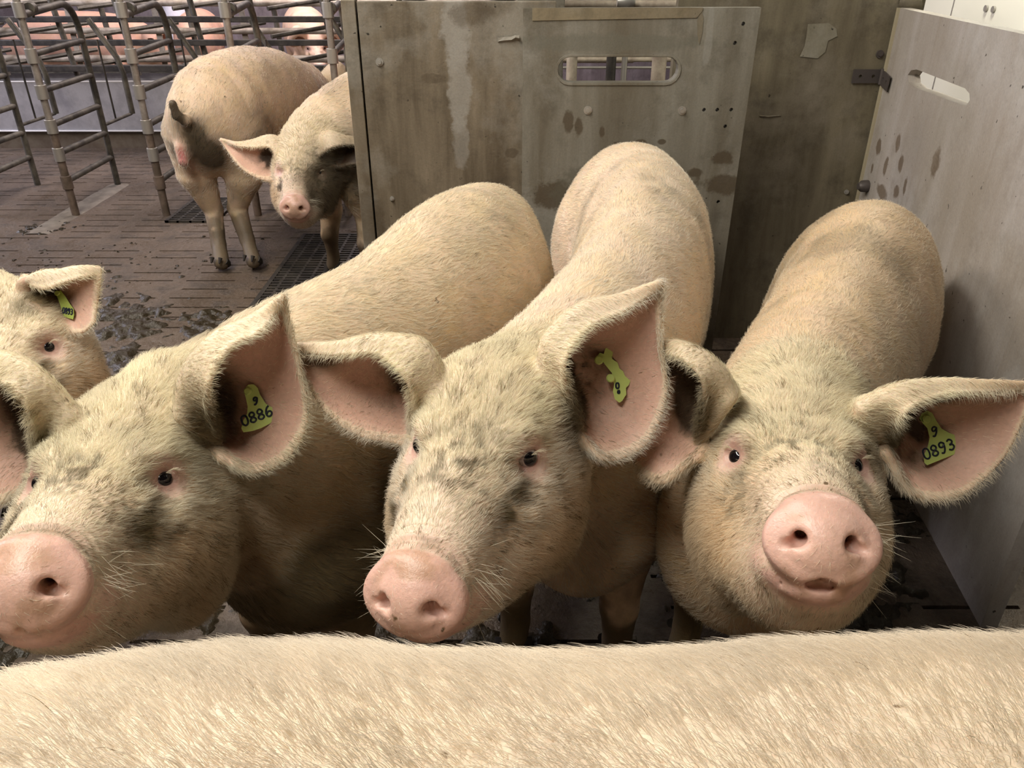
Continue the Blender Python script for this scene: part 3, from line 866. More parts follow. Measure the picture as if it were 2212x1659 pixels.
if want('farleft'):
    c33, s33 = math.cos(.52), math.sin(.52); R_fl = np.array([[c33, -s33, 0], [s33, c33, 0], [0, 0, 1.]]) @ R_mid; T_fl = at(107, 750, 1.44) - R_fl @ np.array([-.073, .01, 0])
    add_pig('farleft', dict(R=R_fl, T=T_fl, label='pig half out of the picture at the left edge, one ear and one eye showing', need_bvh=True,
        base=(T_fl[0] - .45, T_fl[1] + .15, 0), spine=[T_fl + R_fl @ [0, -.10, -.04], T_fl + [-.13, .12, -.04], T_fl + [-.34, .20, -.10], T_fl + [-.66, .26, -.10], T_fl + [-.95, .30, -.10], T_fl + [-1.10, .31, -.12]],
        wide=[.105, .125, .165, .18, .18, .13], tall=[.125, .165, .23, .24, .24, .18], ell=[],
        legs=leg_set(T_fl[:2] + [-.35, .20], T_fl[:2] + [-.95, .30], (1, -.2)), hoofdir=np.array([1., 0, 0]),
        lo=T_fl + [-1.32, -.34, -T_fl[2]], hi=T_fl + [.30, .72, .32], flo=T_fl + [-.18, -.26, -.25], fhi=T_fl + [.25, .20, .22], res=(.0035, .011),
        nhair=int(45000 * HK), hrad=.00036, stains_shade=[(at(90, 645, 1.5), (.03, .06, .02), 2.2), (at(122, 680, 1.5), (.02, .05, .02), 1.2)],
        ears=[[[(55,600,1.47),(50,618,1.47),(75,635,1.53),(62,655,1.50),(75,668,1.46)],
               [(90,622,1.455),(90,592,1.47),(110,640,1.54),(105,670,1.53),(110,690,1.48)],
               [(130,612,1.46),(130,588,1.475),(145,635,1.52),(145,680,1.515),(145,712,1.49)],
               [(175,598,1.47),(172,580,1.48),(180,630,1.50),(180,675,1.50),(178,716,1.49)],
               [(210,592,1.49),(213,581,1.49),(210,620,1.495),(206,655,1.50),(202,695,1.495)]]], ear_t=.004))
if want('sowb'):
    add_pig('sowb', dict(R=R_bk, T=T_bk, chin=1.45, dirtcol=np.array([.085, .06, .03]), label='pig peering round the left edge of the board partition, dirt on its face and legs', 
        base=(-.5, 3.6, 0), spine=[T_bk + R_bk @ [0, -.09, -.02], (-.76, 3.24, .60), (-.60, 3.45, .64), (-.40, 3.80, .67), (-.15, 4.15, .67), (-.02, 4.32, .63)],
        wide=[.11, .15, .20, .22, .21, .15], tall=[.13, .19, .245, .26, .26, .2], ell=[],
        legs=leg_set((-.72, 3.33), (-.1, 4.2), (-.6, -1)), lo=(-1.22, 2.74, 0), hi=(.26, 4.62, 1.0), flo=(-1.18, 2.78, .32), fhi=(-.50, 3.35, .80), res=(.0055, .014),
        nhair=int(26000 * HK), hrad=.0006, hlen=.02, lid=.45, bodydirt=.35,
        stains_shade=[((-.72, 2.98, .53), (.07, .12, .10), 2.2), ((-.66, 3.05, .47), (.10, .15, .13), 2.4), ((-.64, 3.1, .60), (.06, .1, .07), 1.8), ((-.80, 2.95, .52), (.04, .1, .06), 1.0)],
        ears=[
         [[(603,345,3.0),(610,305,3.03),(600,320,3.1),(600,360,3.1),(600,392,3.05)],
          [(585,318,3.0),(580,296,3.03),(575,325,3.09),(570,355,3.09),(565,386,3.05)],
          [(550,318,3.02),(545,306,3.04),(545,330,3.08),(540,350,3.08),(535,372,3.06)],
          [(515,315,3.04),(512,310,3.05),(513,323,3.07),(513,335,3.07),(511,350,3.06)],
          [(482,304,3.07),(478,302,3.07),(482,306,3.07),(483,308,3.07),(485,313,3.07)]],
         [[(690,335,3.0),(690,300,3.02),(705,300,3.1),(705,330,3.12),(700,350,3.06)],
          [(715,318,2.97),(710,287,3.0),(735,310,3.08),(735,335,3.1),(730,360,3.06)],
          [(745,312,2.98),(745,297,3.0),(762,315,3.06),(760,335,3.06),(755,355,3.05)],
          [(775,312,3.0),(775,300,3.02),(782,315,3.05),(782,335,3.05),(778,350,3.05)],
          [(805,312,3.04),(808,308,3.04),(806,315,3.05),(806,320,3.05),(804,325,3.05)]]], ear_t=.0055))
if want('sowa'):
    T_a = np.array([-1.19, 4.98, .55]); R_a = Rm((.05, .98, -.15), (0, .1, 1))
    Lr = [(-1.40, 3.54, .58), (-1.43, 3.54, .42), (-1.40, 3.58, .235), (-1.375, 3.50, .10), (-1.345, 3.42, .04)]
    Ll = [(-1.23, 3.58, .58), (-1.225, 3.56, .40), (-1.285, 3.58, .25), (-1.235, 3.50, .12), (-1.195, 3.42, .05)]
    fr = leg_set((-1.185, 4.38), (0, 0), (.05, 1))
    fr = [fr[0], fr[2]]
    add_pig('sowa', dict(R=R_a, T=T_a, label='pig seen from behind by the feeding stalls, muddy tail raised and rear stained', eyes=True, plain_ears=True, dirtcol=np.array([.06, .046, .026]),
        base=(-1.2, 3.95, 0), spine=[T_a + R_a @ [0, -.10, -.03], (-1.185, 4.72, .56), (-1.185, 4.45, .55), (-1.20, 4.15, .585), (-1.25, 3.85, .635), (-1.30, 3.60, .655), (-1.335, 3.50, .62)],
        wide=[.11, .14, .18, .205, .215, .195, .15], tall=[.13, .19, .25, .29, .285, .25, .20],
        ell=[],
        legs=[(Lr, [.14, .082, .043, .031, .034]), (Ll, [.14, .080, .043, .031, .034])] + fr, hoofdir=np.array([.2, .9, 0.]),
        extra=[((-1.36, 3.40, .66), on_y(402, 262, 3.33), .028, .021, .02), (on_y(402, 262, 3.33), on_y(381, 249, 3.30), .021, .017, .01), (on_y(381, 249, 3.30), on_y(373, 224, 3.29), .017, .0135, .01),
               ((-1.395, 3.375, .56), (-1.395, 3.352, .52), .035, .022, .03)]
            + [((x_, y_, .33), (x_ - .005, y_ - .01, .265), .018, .010, .012) for x_ in (-1.27, -1.13) for y_ in (3.90, 4.02, 4.14)],
        stains_shade=[((-1.42, 3.29, .72), (.07, .06, .09), 3), ((-1.33, 3.38, .62), (.05, .08, .07), 2.4), ((-1.30, 3.40, .54), (.065, .09, .08), 2.0), ((-1.47, 3.4, .55), (.04, .08, .04), .8), ((-1.10, 3.55, .60), (.10, .12, .12), .7)],
        patches=[((-1.395, 3.34, .54), (.026, .06, .05), (.50, .16, .16), 1.1), ((-1.395, 3.36, .46), (.05, .08, .06), (.66, .38, .36), .8), ((-1.2, 4.02, .29), (.14, .22, .05), (.45, .20, .17), .9)],
        lo=(-1.66, 3.16, 0), hi=(-.50, 5.30, 1.0), flo=(-1.62, 3.20, .0), fhi=(-.95, 3.8, .97), res=(.0065, .016), ear_t=.012, lashes=0,
        nhair=int(22000 * HK), hrad=.0006, hlen=.017, headk=0, bodydirt=.18))
# pigs of the neighbouring pens, behind the troughs
def far_pig(key, x, y, fwd, label, z=.60, col=(.74, .46, .40)):
    fwd = np.array([fwd[0], fwd[1], 0.]); fwd /= np.linalg.norm(fwd)
    c = np.array([x, y, z]); Tn = c + fwd * .72 + [0, 0, -.06]; Rn = Rm(fwd * .9 + np.array([0, 0, -.35]), (0, 0, 1))
    p = [Tn + Rn @ [0, -.10, -.03], c + fwd * .50 + [0, 0, .0], c + fwd * .30, c, c - fwd * .30, c - fwd * .46 + [0, 0, -.03]]
    e = np.abs(fwd) * 1.15 + .34
    add_pig(key, dict(R=Rn, T=Tn, label=label, group=None, base=(x, y, 0), spine=p, wide=[.11, .15, .19, .20, .19, .14], tall=[.13, .19, .23, .245, .24, .19],
        legs=leg_set(c[:2] + fwd[:2] * .33, c[:2] - fwd[:2] * .33, fwd), hoofdir=fwd, skin=np.array(col), fore=np.array([.70, .46, .36]), plain_ears=True, ear_t=.014, lashes=0,
        lo=(x - e[0], y - e[1], 0), hi=(x + e[0], y + e[1], 1.0), flo=Tn - .2, fhi=Tn + .2, res=(.013, .02), nhair=0, bodydirt=.3))
if want('far'):
    far_pig('f1', -3.9, 7.55, (1, .15), 'pink pig behind the trough bars, first from the left picture edge')
    far_pig('f2', -2.85, 7.75, (-.25, 1), 'pink pig behind the trough bars, between the second and third stall divider')
    far_pig('f3', -1.95, 8.05, (.35, -1), 'pale pig behind the bars, its head lowered towards the trough', col=(.80, .60, .52), z=.62)
    far_pig('f4', -.90, 7.50, (1, .1), 'pink pig behind the bars above the standing pig, a fork-shaped shadow on its flank')
    far_pig('f5', -.52, 5.05, (-.15, 1), 'reddish pig glimpsed between the board partition and the stall post', col=(.62, .30, .24), z=.56)

# ------------------------------------------------------------------ surfaces of the barn
def m_board(name, base, dark, pale, seed=0, soft=False, spots=()):
    m, nt, b = new_mat(name)
    v = coords(nt, (1, 1, 1)); vs = coords(nt, (7, 7, .9))
    off = N(nt, 'ShaderNodeVectorMath', operation='ADD'); off.inputs[1].default_value = (seed * 3.1, seed, seed * 1.7)
    nt.links.new(vs, off.inputs[0])
    streak = noise(nt, off.outputs[0], 1.6, 6, .62, .3)
    off2 = N(nt, 'ShaderNodeVectorMath', operation='ADD'); off2.inputs[1].default_value = (seed, seed * 2.3, 0)
    nt.links.new(v, off2.inputs[0])
    blot = noise(nt, off2.outputs[0], 3.2, 7, .66, .2)
    c = mix(nt, ramp(nt, streak, [(.36, g(0)), (.66, g(1))]), dark, base)
    c = mix(nt, ramp(nt, blot, [(.50, g(0)), (.66, g(.75))]), c, pale)
    c = mix(nt, ramp(nt, noise(nt, off2.outputs[0], 9, 6, .7), [(.52, g(0)), (.70, g(.55))]), c, tuple(x * (.8 if soft else .55) for x in dark))
    c = mix(nt, ramp(nt, noise(nt, off2.outputs[0], 55, 2, .5), [(.72, g(0)), (.76, g(1))]), c, tuple(x * .25 for x in dark))
    if spots:
        wn = N(nt, 'ShaderNodeTexNoise', Scale=28.0, Detail=4.0, Roughness=.65); nt.links.new(v, wn.inputs['Vector'])
    for ctr, rad, colr, k in spots:
        mp = nt.nodes.new('ShaderNodeMapping'); mp.vector_type = 'TEXTURE'
        mp.inputs['Location'].default_value = ctr; mp.inputs['Scale'].default_value = rad; nt.links.new(v, mp.inputs[0])
        ln = N(nt, 'ShaderNodeVectorMath', operation='LENGTH'); nt.links.new(mp.outputs[0], ln.inputs[0])
        ad = N(nt, 'ShaderNodeMath', operation='MULTIPLY_ADD'); nt.links.new(wn.outputs['Fac'], ad.inputs[0]); ad.inputs[1].default_value = -1.7; nt.links.new(ln.outputs['Value'], ad.inputs[2])
        c = mix(nt, ramp(nt, ad.outputs[0], [(.0, g(k)), (.35, g(0))]), c, colr)
    c = mix(nt, .35, c, ramp(nt, noise(nt, v, 180, 2, .6), [(.3, g(.75)), (.7, g(1.1))]), 'MULTIPLY')
    nt.links.new(c, b.inputs['Base Color']); b.inputs['Roughness'].default_value = .62
    bump(nt, b, noise(nt, v, 120, 4, .65), .35, .003)
    return m
def sp(px, py, Y, w, h, colr, k=.85):
    q = on_y(px, py, Y); m_ = Y / 1680
    return (tuple(q), (w * m_, .3, h * m_), colr, k)
BRN = (.085, .062, .036); PAL = (.34, .32, .285)
MAT['board_old'] = m_board('stained_board', (.25, .205, .145), (.105, .080, .050), (.30, .28, .24), 1, spots=
    [sp(985, 60, 2.35, 26, 70, PAL, .75), sp(990, 180, 2.35, 22, 90, PAL, .7), sp(995, 300, 2.35, 16, 60, PAL, .5), sp(940, 170, 2.35, 34, 9, BRN, .5), sp(800, 480, 2.35, 30, 60, BRN, .5), sp(1105, 330, 2.35, 12, 9, BRN, .7), sp(1020, 30, 2.35, 40, 22, BRN, .5)])
MAT['board_new'] = m_board('grey_board', (.25, .235, .195), (.15, .13, .095), (.31, .30, .265), 4, spots=
    [sp(x, y, 2.33, w, h, BRN, .85) for x, y, w, h in [(1228, 262, 10, 22), (1250, 272, 8, 16), (1332, 312, 9, 6), (1385, 308, 12, 7), (1300, 285, 6, 11), (1562, 342, 22, 13), (1500, 372, 16, 9), (1570, 400, 50, 22), (1400, 400, 90, 30), (1430, 306, 8, 5), (1200, 420, 50, 30)]]
    + [sp(1310, 92, 2.33, 190, 16, (.15, .145, .115), .6), sp(1260, 420, 2.33, 60, 60, (.12, .11, .08), .6), sp(1530, 80, 2.33, 7, 60, (.34, .33, .30), .5)])
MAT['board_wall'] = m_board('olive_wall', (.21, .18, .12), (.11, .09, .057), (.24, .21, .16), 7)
MAT['edge'] = simple('board_edge', (.40, .35, .24), .6, bumpy=(60, .3, .003))
MAT['galv'] = simple('galvanised', (.42, .40, .37), .42, .55, bumpy=(40, .2, .002))
def m_pipe(name, a, b_, rough=.5, metal=.3):
    m, nt, b = new_mat(name)
    v = coords(nt)
    c = mix(nt, ramp(nt, noise(nt, v, 11, 5, .65), [(.4, g(0)), (.6, g(1))]), a, b_)
    nt.links.new(c, b.inputs['Base Color']); b.inputs['Roughness'].default_value = rough; b.inputs['Metallic'].default_value = metal
    bump(nt, b, noise(nt, v, 90, 4, .6), .4, .003)
    return m
MAT['pipe_dark'] = m_pipe('dirty_pipe', (.070, .064, .054), (.17, .155, .125), .5)
MAT['pipe_black'] = m_pipe('black_bar', (.035, .032, .030), (.08, .07, .06), .5)
MAT['pipe_pale'] = m_pipe('pale_pipe', (.45, .39, .31), (.28, .23, .18), .6, .05)
MAT['pipe_post'] = m_pipe('post_pipe', (.40, .36, .33), (.26, .23, .20), .4, .4)
MAT['rust'] = m_pipe('crusted_pipe', (.10, .075, .055), (.19, .14, .11), .7, .1)
MAT['steel'] = m_pipe('stainless', (.50, .49, .51), (.40, .39, .41), .38, .25)
MAT['concrete_dark'] = m_pipe('dark_footing', (.10, .07, .045), (.14, .11, .075), .8, 0)
MAT['white'] = simple('white_panel', (.86, .84, .74), .5)
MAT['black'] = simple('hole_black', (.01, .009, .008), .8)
MAT['iron'] = simple('hinge_iron', (.10, .085, .08), .55, .4, bumpy=(70, .4, .002))

def m_floor():
    m, nt, b = new_mat('dirty_slats')
    v = coords(nt)
    big = noise(nt, v, 1.6, 6, .62, .4); mid = noise(nt, v, 7, 6, .65, .3); fine = noise(nt, v, 60, 4, .7)
    c = mix(nt, ramp(nt, big, [(.38, g(0)), (.62, g(1))]), (.078, .055, .037), (.140, .104, .076))
    c = mix(nt, ramp(nt, mid, [(.50, g(0)), (.63, g(.8))]), c, (.042, .032, .023))
    c = mix(nt, ramp(nt, fine, [(.35, g(.0)), (.75, g(.5))]), c, (.19, .15, .12))
    nt.links.new(c, b.inputs['Base Color'])
    nt.links.new(ramp(nt, mid, [(.35, g(.22)), (.6, g(.6))]), b.inputs['Roughness'])
    b.inputs['Specular IOR Level'].default_value = .45
    mx = N(nt, 'ShaderNodeMath', operation='ADD'); nt.links.new(fine, mx.inputs[0])
    m2 = N(nt, 'ShaderNodeMath', operation='MULTIPLY'); m2.inputs[1].default_value = 2.5; nt.links.new(mid, m2.inputs[0]); nt.links.new(m2.outputs[0], mx.inputs[1])
    bump(nt, b, mx.outputs[0], .55, .012)
    return m
MAT['floor'] = m_floor()
MAT['dung'] = simple('dung', (.034, .025, .013), .42, bumpy=(45, .8, .01))
MAT['dung'].node_tree.nodes['Principled BSDF'].inputs['Specular IOR Level'].default_value = .4

# floor: concrete slat panels with real slots, 0.1 m pitch, 0.6 m slabs
fl = MB()
x0, x1, sw = -6.0, 2.4, .60
y = -.6
k = 0
def quad(a, b_, c, d_, z=0.0): fl.add([(a, c, z), (b_, c, z), (b_, d_, z), (a, d_, z)], [(0, 1, 2, 3)])
while y < 6.05:
    gap = .011 if not (k % 11 == 10) else 0
    quad(x0, x1, y, y + .1 - gap)
    if gap:
        xs = x0; ya, yb = y + .1 - gap, y + .1
        while xs < x1:
            for a, b_ in ((xs, xs + .05), (xs + .27, xs + .33), (xs + .55, xs + .60)): quad(a, min(b_, x1), ya, yb)
            for a, b_ in ((xs + .05, xs + .27), (xs + .33, xs + .55)):
                j = RNG.uniform(0, .05) if RNG.random() < .4 else 0
                if RNG.random() < .12: quad(a, b_, ya, yb); continue
                a2 = a + j
                if j: quad(a, a2, ya, yb)
                fl.add([(a2, ya, 0), (b_, ya, 0), (b_, ya, -.07), (a2, ya, -.07)], [(0, 1, 2, 3)])
                fl.add([(a2, yb, 0), (b_, yb, 0), (b_, yb, -.07), (a2, yb, -.07)], [(3, 2, 1, 0)])
                fl.add([(a2, ya, 0), (a2, yb, 0), (a2, yb, -.07), (a2, ya, -.07)], [(3, 2, 1, 0)])
                fl.add([(b_, ya, 0), (b_, yb, 0), (b_, yb, -.07), (b_, ya, -.07)], [(0, 1, 2, 3)])
            xs += sw
    y += .1; k += 1
quad(x0, x1, y, 9.6)
o = fl.build('floor', MAT['floor'], recalc=False); tag(o, kind='structure')
pit = MB(); pit.box(-6, -.6, -.42, 2.4, 9.6, -.40); tag(pit.build('pit_bottom', MAT['black']), kind='structure')  # pit bottom under the slats, coloured black so the slots look dark
# raised strips between slabs
def slab_strip(name, x, ya, yb, w, h, label):
    mb = MB(); n = 40
    ys = np.linspace(ya, yb, n); P = []
    for yy in ys:
        a = w / 2 * (1 + .25 * (vnoise(np.array([[x, yy * 4, 0]]), 1.7, 3)[0] - .5)); hh = h * (.6 + .8 * vnoise(np.array([[x, yy * 6, 1]]), 2.1, 4)[0])
        P.append([(x - a, yy, .0), (x - a * .7, yy, hh), (x + a * .7, yy, hh), (x + a, yy, .0)])
    v = [p for r in P for p in r]; f = [(i*4+j, i*4+j+1, (i+1)*4+j+1, (i+1)*4+j) for i in range(n-1) for j in range(3)]
    mb.add(v, f); o = mb.build(name, m_pipe('strip_concrete', (.23, .20, .16), (.15, .125, .10), .75, 0), smooth=True, recalc=False)
    return tag(o, label, 'floor strip')
slab_strip('floor_strip', -2.50, 3.95, 4.95, .13, .005, 'pale concrete strip on the floor running between two legs of the stall divider')
slab_strip('floor_strip', -2.72, 3.05, 3.85, .10, .003, 'crusted pale concrete strip at the left picture edge, in front of the stalls')

# cast iron grate strips in the floor
def iron_grate(x0, x1, y0, y1, label):
    mb = MB()
    yy = y0
    mb.box(x0, y0, .001, x0 + .02, y1, .014); mb.box(x1 - .02, y0, .001, x1, y1, .014)
    while yy < y1:
        mb.box(x0, yy, .001, x1, yy + .013, .013); yy += .032
    n = int((x1 - x0) / .06)
    for i in range(1, n): mb.box(x0 + i * (x1 - x0) / n - .006, y0, .001, x0 + i * (x1 - x0) / n + .006, y1, .012)
    return tag(mb.build('floor_grate', MAT['pipe_black']), label, 'grate')
iron_grate(-1.09, -.60, 2.70, 3.92, 'dark iron floor grate under the front leg of the pig by the partition')
iron_grate(-1.90, -1.62, 4.15, 4.62, 'dark iron floor grate beside the foot of the stall post, left of the rear-facing pig')

# dung lying on the floor
def clump(mb, x, y, r, h, seed):
    n = 9; m = 4
    rr = np.random.default_rng(seed); ph = rr.uniform(0, 6.3, 3); el = rr.uniform(.5, 1.0); an = rr.uniform(0, 3.14)
    v = []; 
    for j in range(m):
        q = 1 - j / m; zz = h * (1 - q ** 2) * rr.uniform(.8, 1.2)
        for i in range(n):
            a = 2 * math.pi * i / n; rad = r * q * (1 + .3 * math.sin(2 * a + ph[0]) + .2 * math.sin(3 * a + ph[1]) + rr.uniform(-.15, .15))
            px_, py_ = rad * math.cos(a), rad * el * math.sin(a)
            v.append((x + px_ * math.cos(an) - py_ * math.sin(an), y + px_ * math.sin(an) + py_ * math.cos(an), zz + rr.uniform(-.002, .003) if j else -.002))
    v.append((x, y, h)); f = [(j*n+i, j*n+(i+1) % n, (j+1)*n+(i+1) % n, (j+1)*n+i) for j in range(m-1) for i in range(n)]
    f += [((m-1)*n+i, (m-1)*n+(i+1) % n, m*n) for i in range(n)]
    mb.add(v, f)
def splats(n, cx_, cy_, sx, sy, r0, r1, seed, name, label):
    mb = MB(); rr = np.random.default_rng(seed)
    for i in range(n):
        r = rr.uniform(r0, r1) * rr.uniform(.4, 1); clump(mb, rr.normal(cx_, sx), rr.normal(cy_, sy), r, r * rr.uniform(.25, .6), seed * 1000 + i)
    o = mb.build(name, MAT['dung'], smooth=True, recalc=False); tag(o, label, 'dung', kind='stuff')
def dung_field(x0, x1, y0, y1, th, hmax, seed, name, label, cell=.008):
    nx, ny = int((x1 - x0) / cell), int((y1 - y0) / cell)
    gx, gy = np.meshgrid(np.linspace(x0, x1, nx), np.linspace(y0, y1, ny), indexing='ij')
    P = np.stack([gx.ravel(), gy.ravel(), 0 * gx.ravel()], 1)
    ex_ = np.minimum(1, 4 * np.minimum.reduce([(P[:, 0] - x0) / (x1 - x0), (x1 - P[:, 0]) / (x1 - x0), (P[:, 1] - y0) / (y1 - y0), (y1 - P[:, 1]) / (y1 - y0)]))
    nz_ = .6 * fnoise(P, 7, seed, 4) + .4 * fnoise(P, 32, seed + 5, 3) - (1 - ex_) * .12
    h = np.clip((nz_ - th) / .10, 0, 1.6) * hmax * (.5 + fnoise(P, 70, seed + 9, 2))
    P[:, 2] = np.where(nz_ > th, h + .0006, -.006)
    keep = (nz_ > th - .012).reshape(nx, ny)
    idx = np.arange(nx * ny).reshape(nx, ny)
    c = keep[:-1, :-1] | keep[1:, :-1] | keep[:-1, 1:] | keep[1:, 1:]
    Q = np.stack([idx[:-1, :-1][c], idx[1:, :-1][c], idx[1:, 1:][c], idx[:-1, 1:][c]], 1)
    used = np.unique(Q); remap = np.full(nx * ny, -1); remap[used] = np.arange(len(used))
    me = np_mesh(name, P[used], remap[Q], [MAT['dung']])
    tag(link(bpy.data.objects.new(name, me)), label, 'dung', kind='stuff')
dung_field(-2.15, -.95, 2.05, 3.35, .525, .013, 5, 'dung_patch', 'wet dark dung trodden over the floor behind the front row of pigs')
dung_field(-1.6, 1.4, .75, 1.75, .52, .016, 6, 'dung_patch', 'dark dung on the floor under the heads of the front row')
splats(34, -2.50, 4.06, .07, .05, .008, .030, 8, 'dung_pile', 'small dung pile at the foot of the nearest stall divider')
splats(130, -1.9, 3.5, .55, .35, .004, .016, 7, 'dung_crumbs', 'small crumbs of dung scattered on the slats before the stalls')
splats(90, -.75, 3.1, .12, .25, .010, .03, 9, 'dung_patch', 'black muck on the grate in front of the peering pig')

# ------------------------------------------------------------------ partition of boards with the hand slot
YP = 2.35
def rounded_slot(cx_, cz_, w, h, n=8):
    r = h / 2; pts = []
    for s, a0 in ((1, -90), (-1, 90)):
        for i in range(n + 1):
            a = math.radians(a0 + 180 * i / n); pts.append((cx_ + s * (w/2 - r) + r * math.cos(a), cz_ + r * math.sin(a)))
    return pts
def circ(x, z, r=.0055, n=10): return [(x + r * math.cos(2*math.pi*i/n), z + r * math.sin(2*math.pi*i/n)) for i in range(n)]
def bolt(parent, x, y, z, r=.011, name='bolt', nrm=(0, -1, 0), mat='galv'):
    n_ = Vector(nrm).normalized(); q = Vector((0, 0, 1)).rotation_difference(n_)
    mb = MB(); mb.tube([(0, 0, -.002), (0, 0, .003)], r, 20); mb.tube([(0, 0, .003), (0, 0, .009)], r * .58, 6)
    M = Matrix.Translation((x, y, z)) @ q.to_matrix().to_4x4()
    return mb.build(name, MAT[mat], parent, M=M)
p = empty('board_partition', (-.2, YP, 0)); tag(p, 'brown stained board partition left of the slotted board, with a long vertical crack', 'partition')
mb = MB(); mb.prism([(-.466, 0), (-.4275, 0), (-.4275, 1.184), (-.466, 1.184)], YP, YP + .045); mb.build('edge_post', MAT['board_old'], p, bevel=.002)
mb = MB(); mb.prism([(-.4225, 0), (.12, 0), (.12, 1.181), (-.4225, 1.181)], YP + .001, YP + .030); mb.build('board', MAT['board_old'], p, bevel=.002)
mb = MB(); mb.box(-.45, YP + .032, .05, .12, YP + .044, 1.15); mb.build('gap_black_sheet', MAT['black'], p)  # black sheet behind the boards, makes the gap between them dark
mb = MB()
g0 = np.array([[-.030, .0], [-.012, .003], [.010, .004], [.020, .010], [.030, .008]])
v = []
for i, (a, b_) in enumerate(g0): v += [(.0 + a - .01, YP - .002 - .010 * i / 4, 1.080 + b_), (.0 + a - .01, YP - .001, 1.090 + b_ * .5)]
mb.add(v, [(2*i, 2*i+2, 2*i+3, 2*i+1) for i in range(4)]); o = mb.build('torn_flap', MAT['board_old'], p); o['label'] = 'torn lifted skin of the board'
s_ = o.modifiers.new('t', 'SOLIDIFY'); s_.thickness = .003
bolt(p, -.372, YP, 1.028); bolt(p, -.366, YP, .640, .007)

sb = empty('slotted_board', (.35, YP, 0)); tag(sb, 'grey board with a rounded hand slot and drilled holes, standing behind the middle pig', 'board')
Y2 = YP - .022
holes = [rounded_slot(.297, 1.010, .336, .066)] + [circ(x_, z_) for x_, z_ in [(.630, 1.127), (.614, 1.079), (.550, .903), (.588, .903), (.628, .903), (.617, .857), (.625, .636)]]
mb = MB(); mb.prism([(.030, 0), (.668, 0), (.673, 1.167), (.030, 1.165)], Y2, Y2 + .034, holes); mb.build('panel', MAT['board_new'], sb)
fr = []
mb = MB()      # rim of the slot
sl, so = rounded_slot(.297, 1.010, .338, .068), rounded_slot(.297, 1.010, .352, .082)
mb.prism(so, Y2 - .0035, Y2 + .001, [sl[::-1]]); mb.build('slot_rim', MAT['board_new'], sb, bevel=.0015)
mb = MB(); mb.prism([(.055, 1.166), (.055, 1.135), (.500, 1.142), (.515, 1.160), (.515, 1.167)], Y2 - .003, Y2); o = mb.build('top_batten', m_board('tan_strip', (.27, .225, .145), (.20, .16, .10), (.29, .26, .20), 3), sb); o['label'] = 'tan worn strip along the top of the board'
mb = MB(); mb.prism([(.512, 1.163), (.520, 1.140), (.521, 1.105), (.516, 1.075), (.508, 1.10), (.503, 1.135)], Y2 - .0015, Y2); o = mb.build('notch_shade', MAT['board_wall'], sb); o['label'] = 'lens-shaped notch near the top corner, its shadow painted dark'  # thin dark piece, painted shadow of the notch cut in the board
bolt(sb, .217, Y2, .902, .012); bolt(sb, .487, Y2, .901, .012)

def blob_poly(cx_, cz_, w, h, seed, n=14):
    rr = np.random.default_rng(seed); r = 1 + rr.uniform(-.28, .28, n)
    return [(cx_ + w * r[i] * math.cos(2*math.pi*i/n), cz_ + h * r[i] * math.sin(2*math.pi*i/n)) for i in range(n)]
# wall at the back of the corner
mb = MB(); mb.box(.52, 2.70, 0, 1.29, 2.74, 1.42); tag(mb.build('wall_back', MAT['board_wall']), kind='structure')
mb = MB()
pt = [on_y(*q_, 2.7) for q_ in [(1745, 52), (1790, 50), (1806, 62), (1808, 78), (1788, 88), (1782, 112), (1765, 126), (1728, 122), (1738, 100), (1742, 78)]]
mb.prism([(q_[0], q_[2]) for q_ in pt][::-1], 2.697, 2.70); tag(mb.build('plaster_patch', m_board('scraped', (.27, .25, .19), (.19, .17, .12), (.32, .30, .25), 5)), 'light scraped patch on the olive wall, right of the slotted board', 'patch')
mb = MB(); c0 = on_y(1640, 250, 2.7)
mb.tube([(c0[0], 2.699, c0[2]), (c0[0] + .03, 2.697, c0[2] - .002), (c0[0] + .07, 2.699, c0[2] + .001)], .003, 6); tag(mb.build('wall_crack_ridge', MAT['board_wall']), 'short raised crack in the olive wall beside the slotted board', 'crack')

# hinged gate at the right
H0 = np.array([1.204, 2.685]); H1 = np.array([1.030, 1.235]); gd = (H1 - H0); GL = np.linalg.norm(gd); gd /= GL
gate = empty('slotted_gate', (1.12, 2.0, 0)); tag(gate, 'pale grey gate board at the right with a slanting hand slot', 'gate')
Mg = Matrix(((gd[0], -gd[1] * -1 * -1, 0, H0[0]), (gd[1], gd[0], 0, H0[1]), (0, 0, 1, 0), (0, 0, 0, 1)))
Mg = Matrix(((gd[0], -gd[1], 0, H0[0]), (gd[1], gd[0], 0, H0[1]), (0, 0, 1, 0), (0, 0, 0, 1)))   # local x along the gate, local y to its far side
def gate_uv(px, py):
    d = FW + RT * (px - CX) / FPX - UP * (py - CY) / FPX
    n_ = np.array([-gd[1], gd[0], 0]); t = (n_ @ (np.array([*H0, 0]) - CAM)) / (n_ @ d); q_ = CAM + t * d
    return float((q_[:2] - H0) @ gd), float(q_[2])
slot = [gate_uv(*q_) for q_ in [(1968, 152), (1980, 150), (2085, 191), (2094, 202), (2095, 216), (2088, 228), (2078, 227), (1975, 189), (1963, 178), (1961, 162)]]
print('gate', GL, gate_uv(1934, 15), gate_uv(2212, 72), slot[:3])
zt0 = gate_uv(1934, 15)[1]; u1, zt1 = gate_uv(2212, 74)
zs = zt0 + (zt1 - zt0) / (u1 + 1e-6) * GL
mb = MB(); mb.prism([(0, 0), (GL, 0), (GL, zs), (0, zt0)], 0, .035, [slot]); 
gs = []
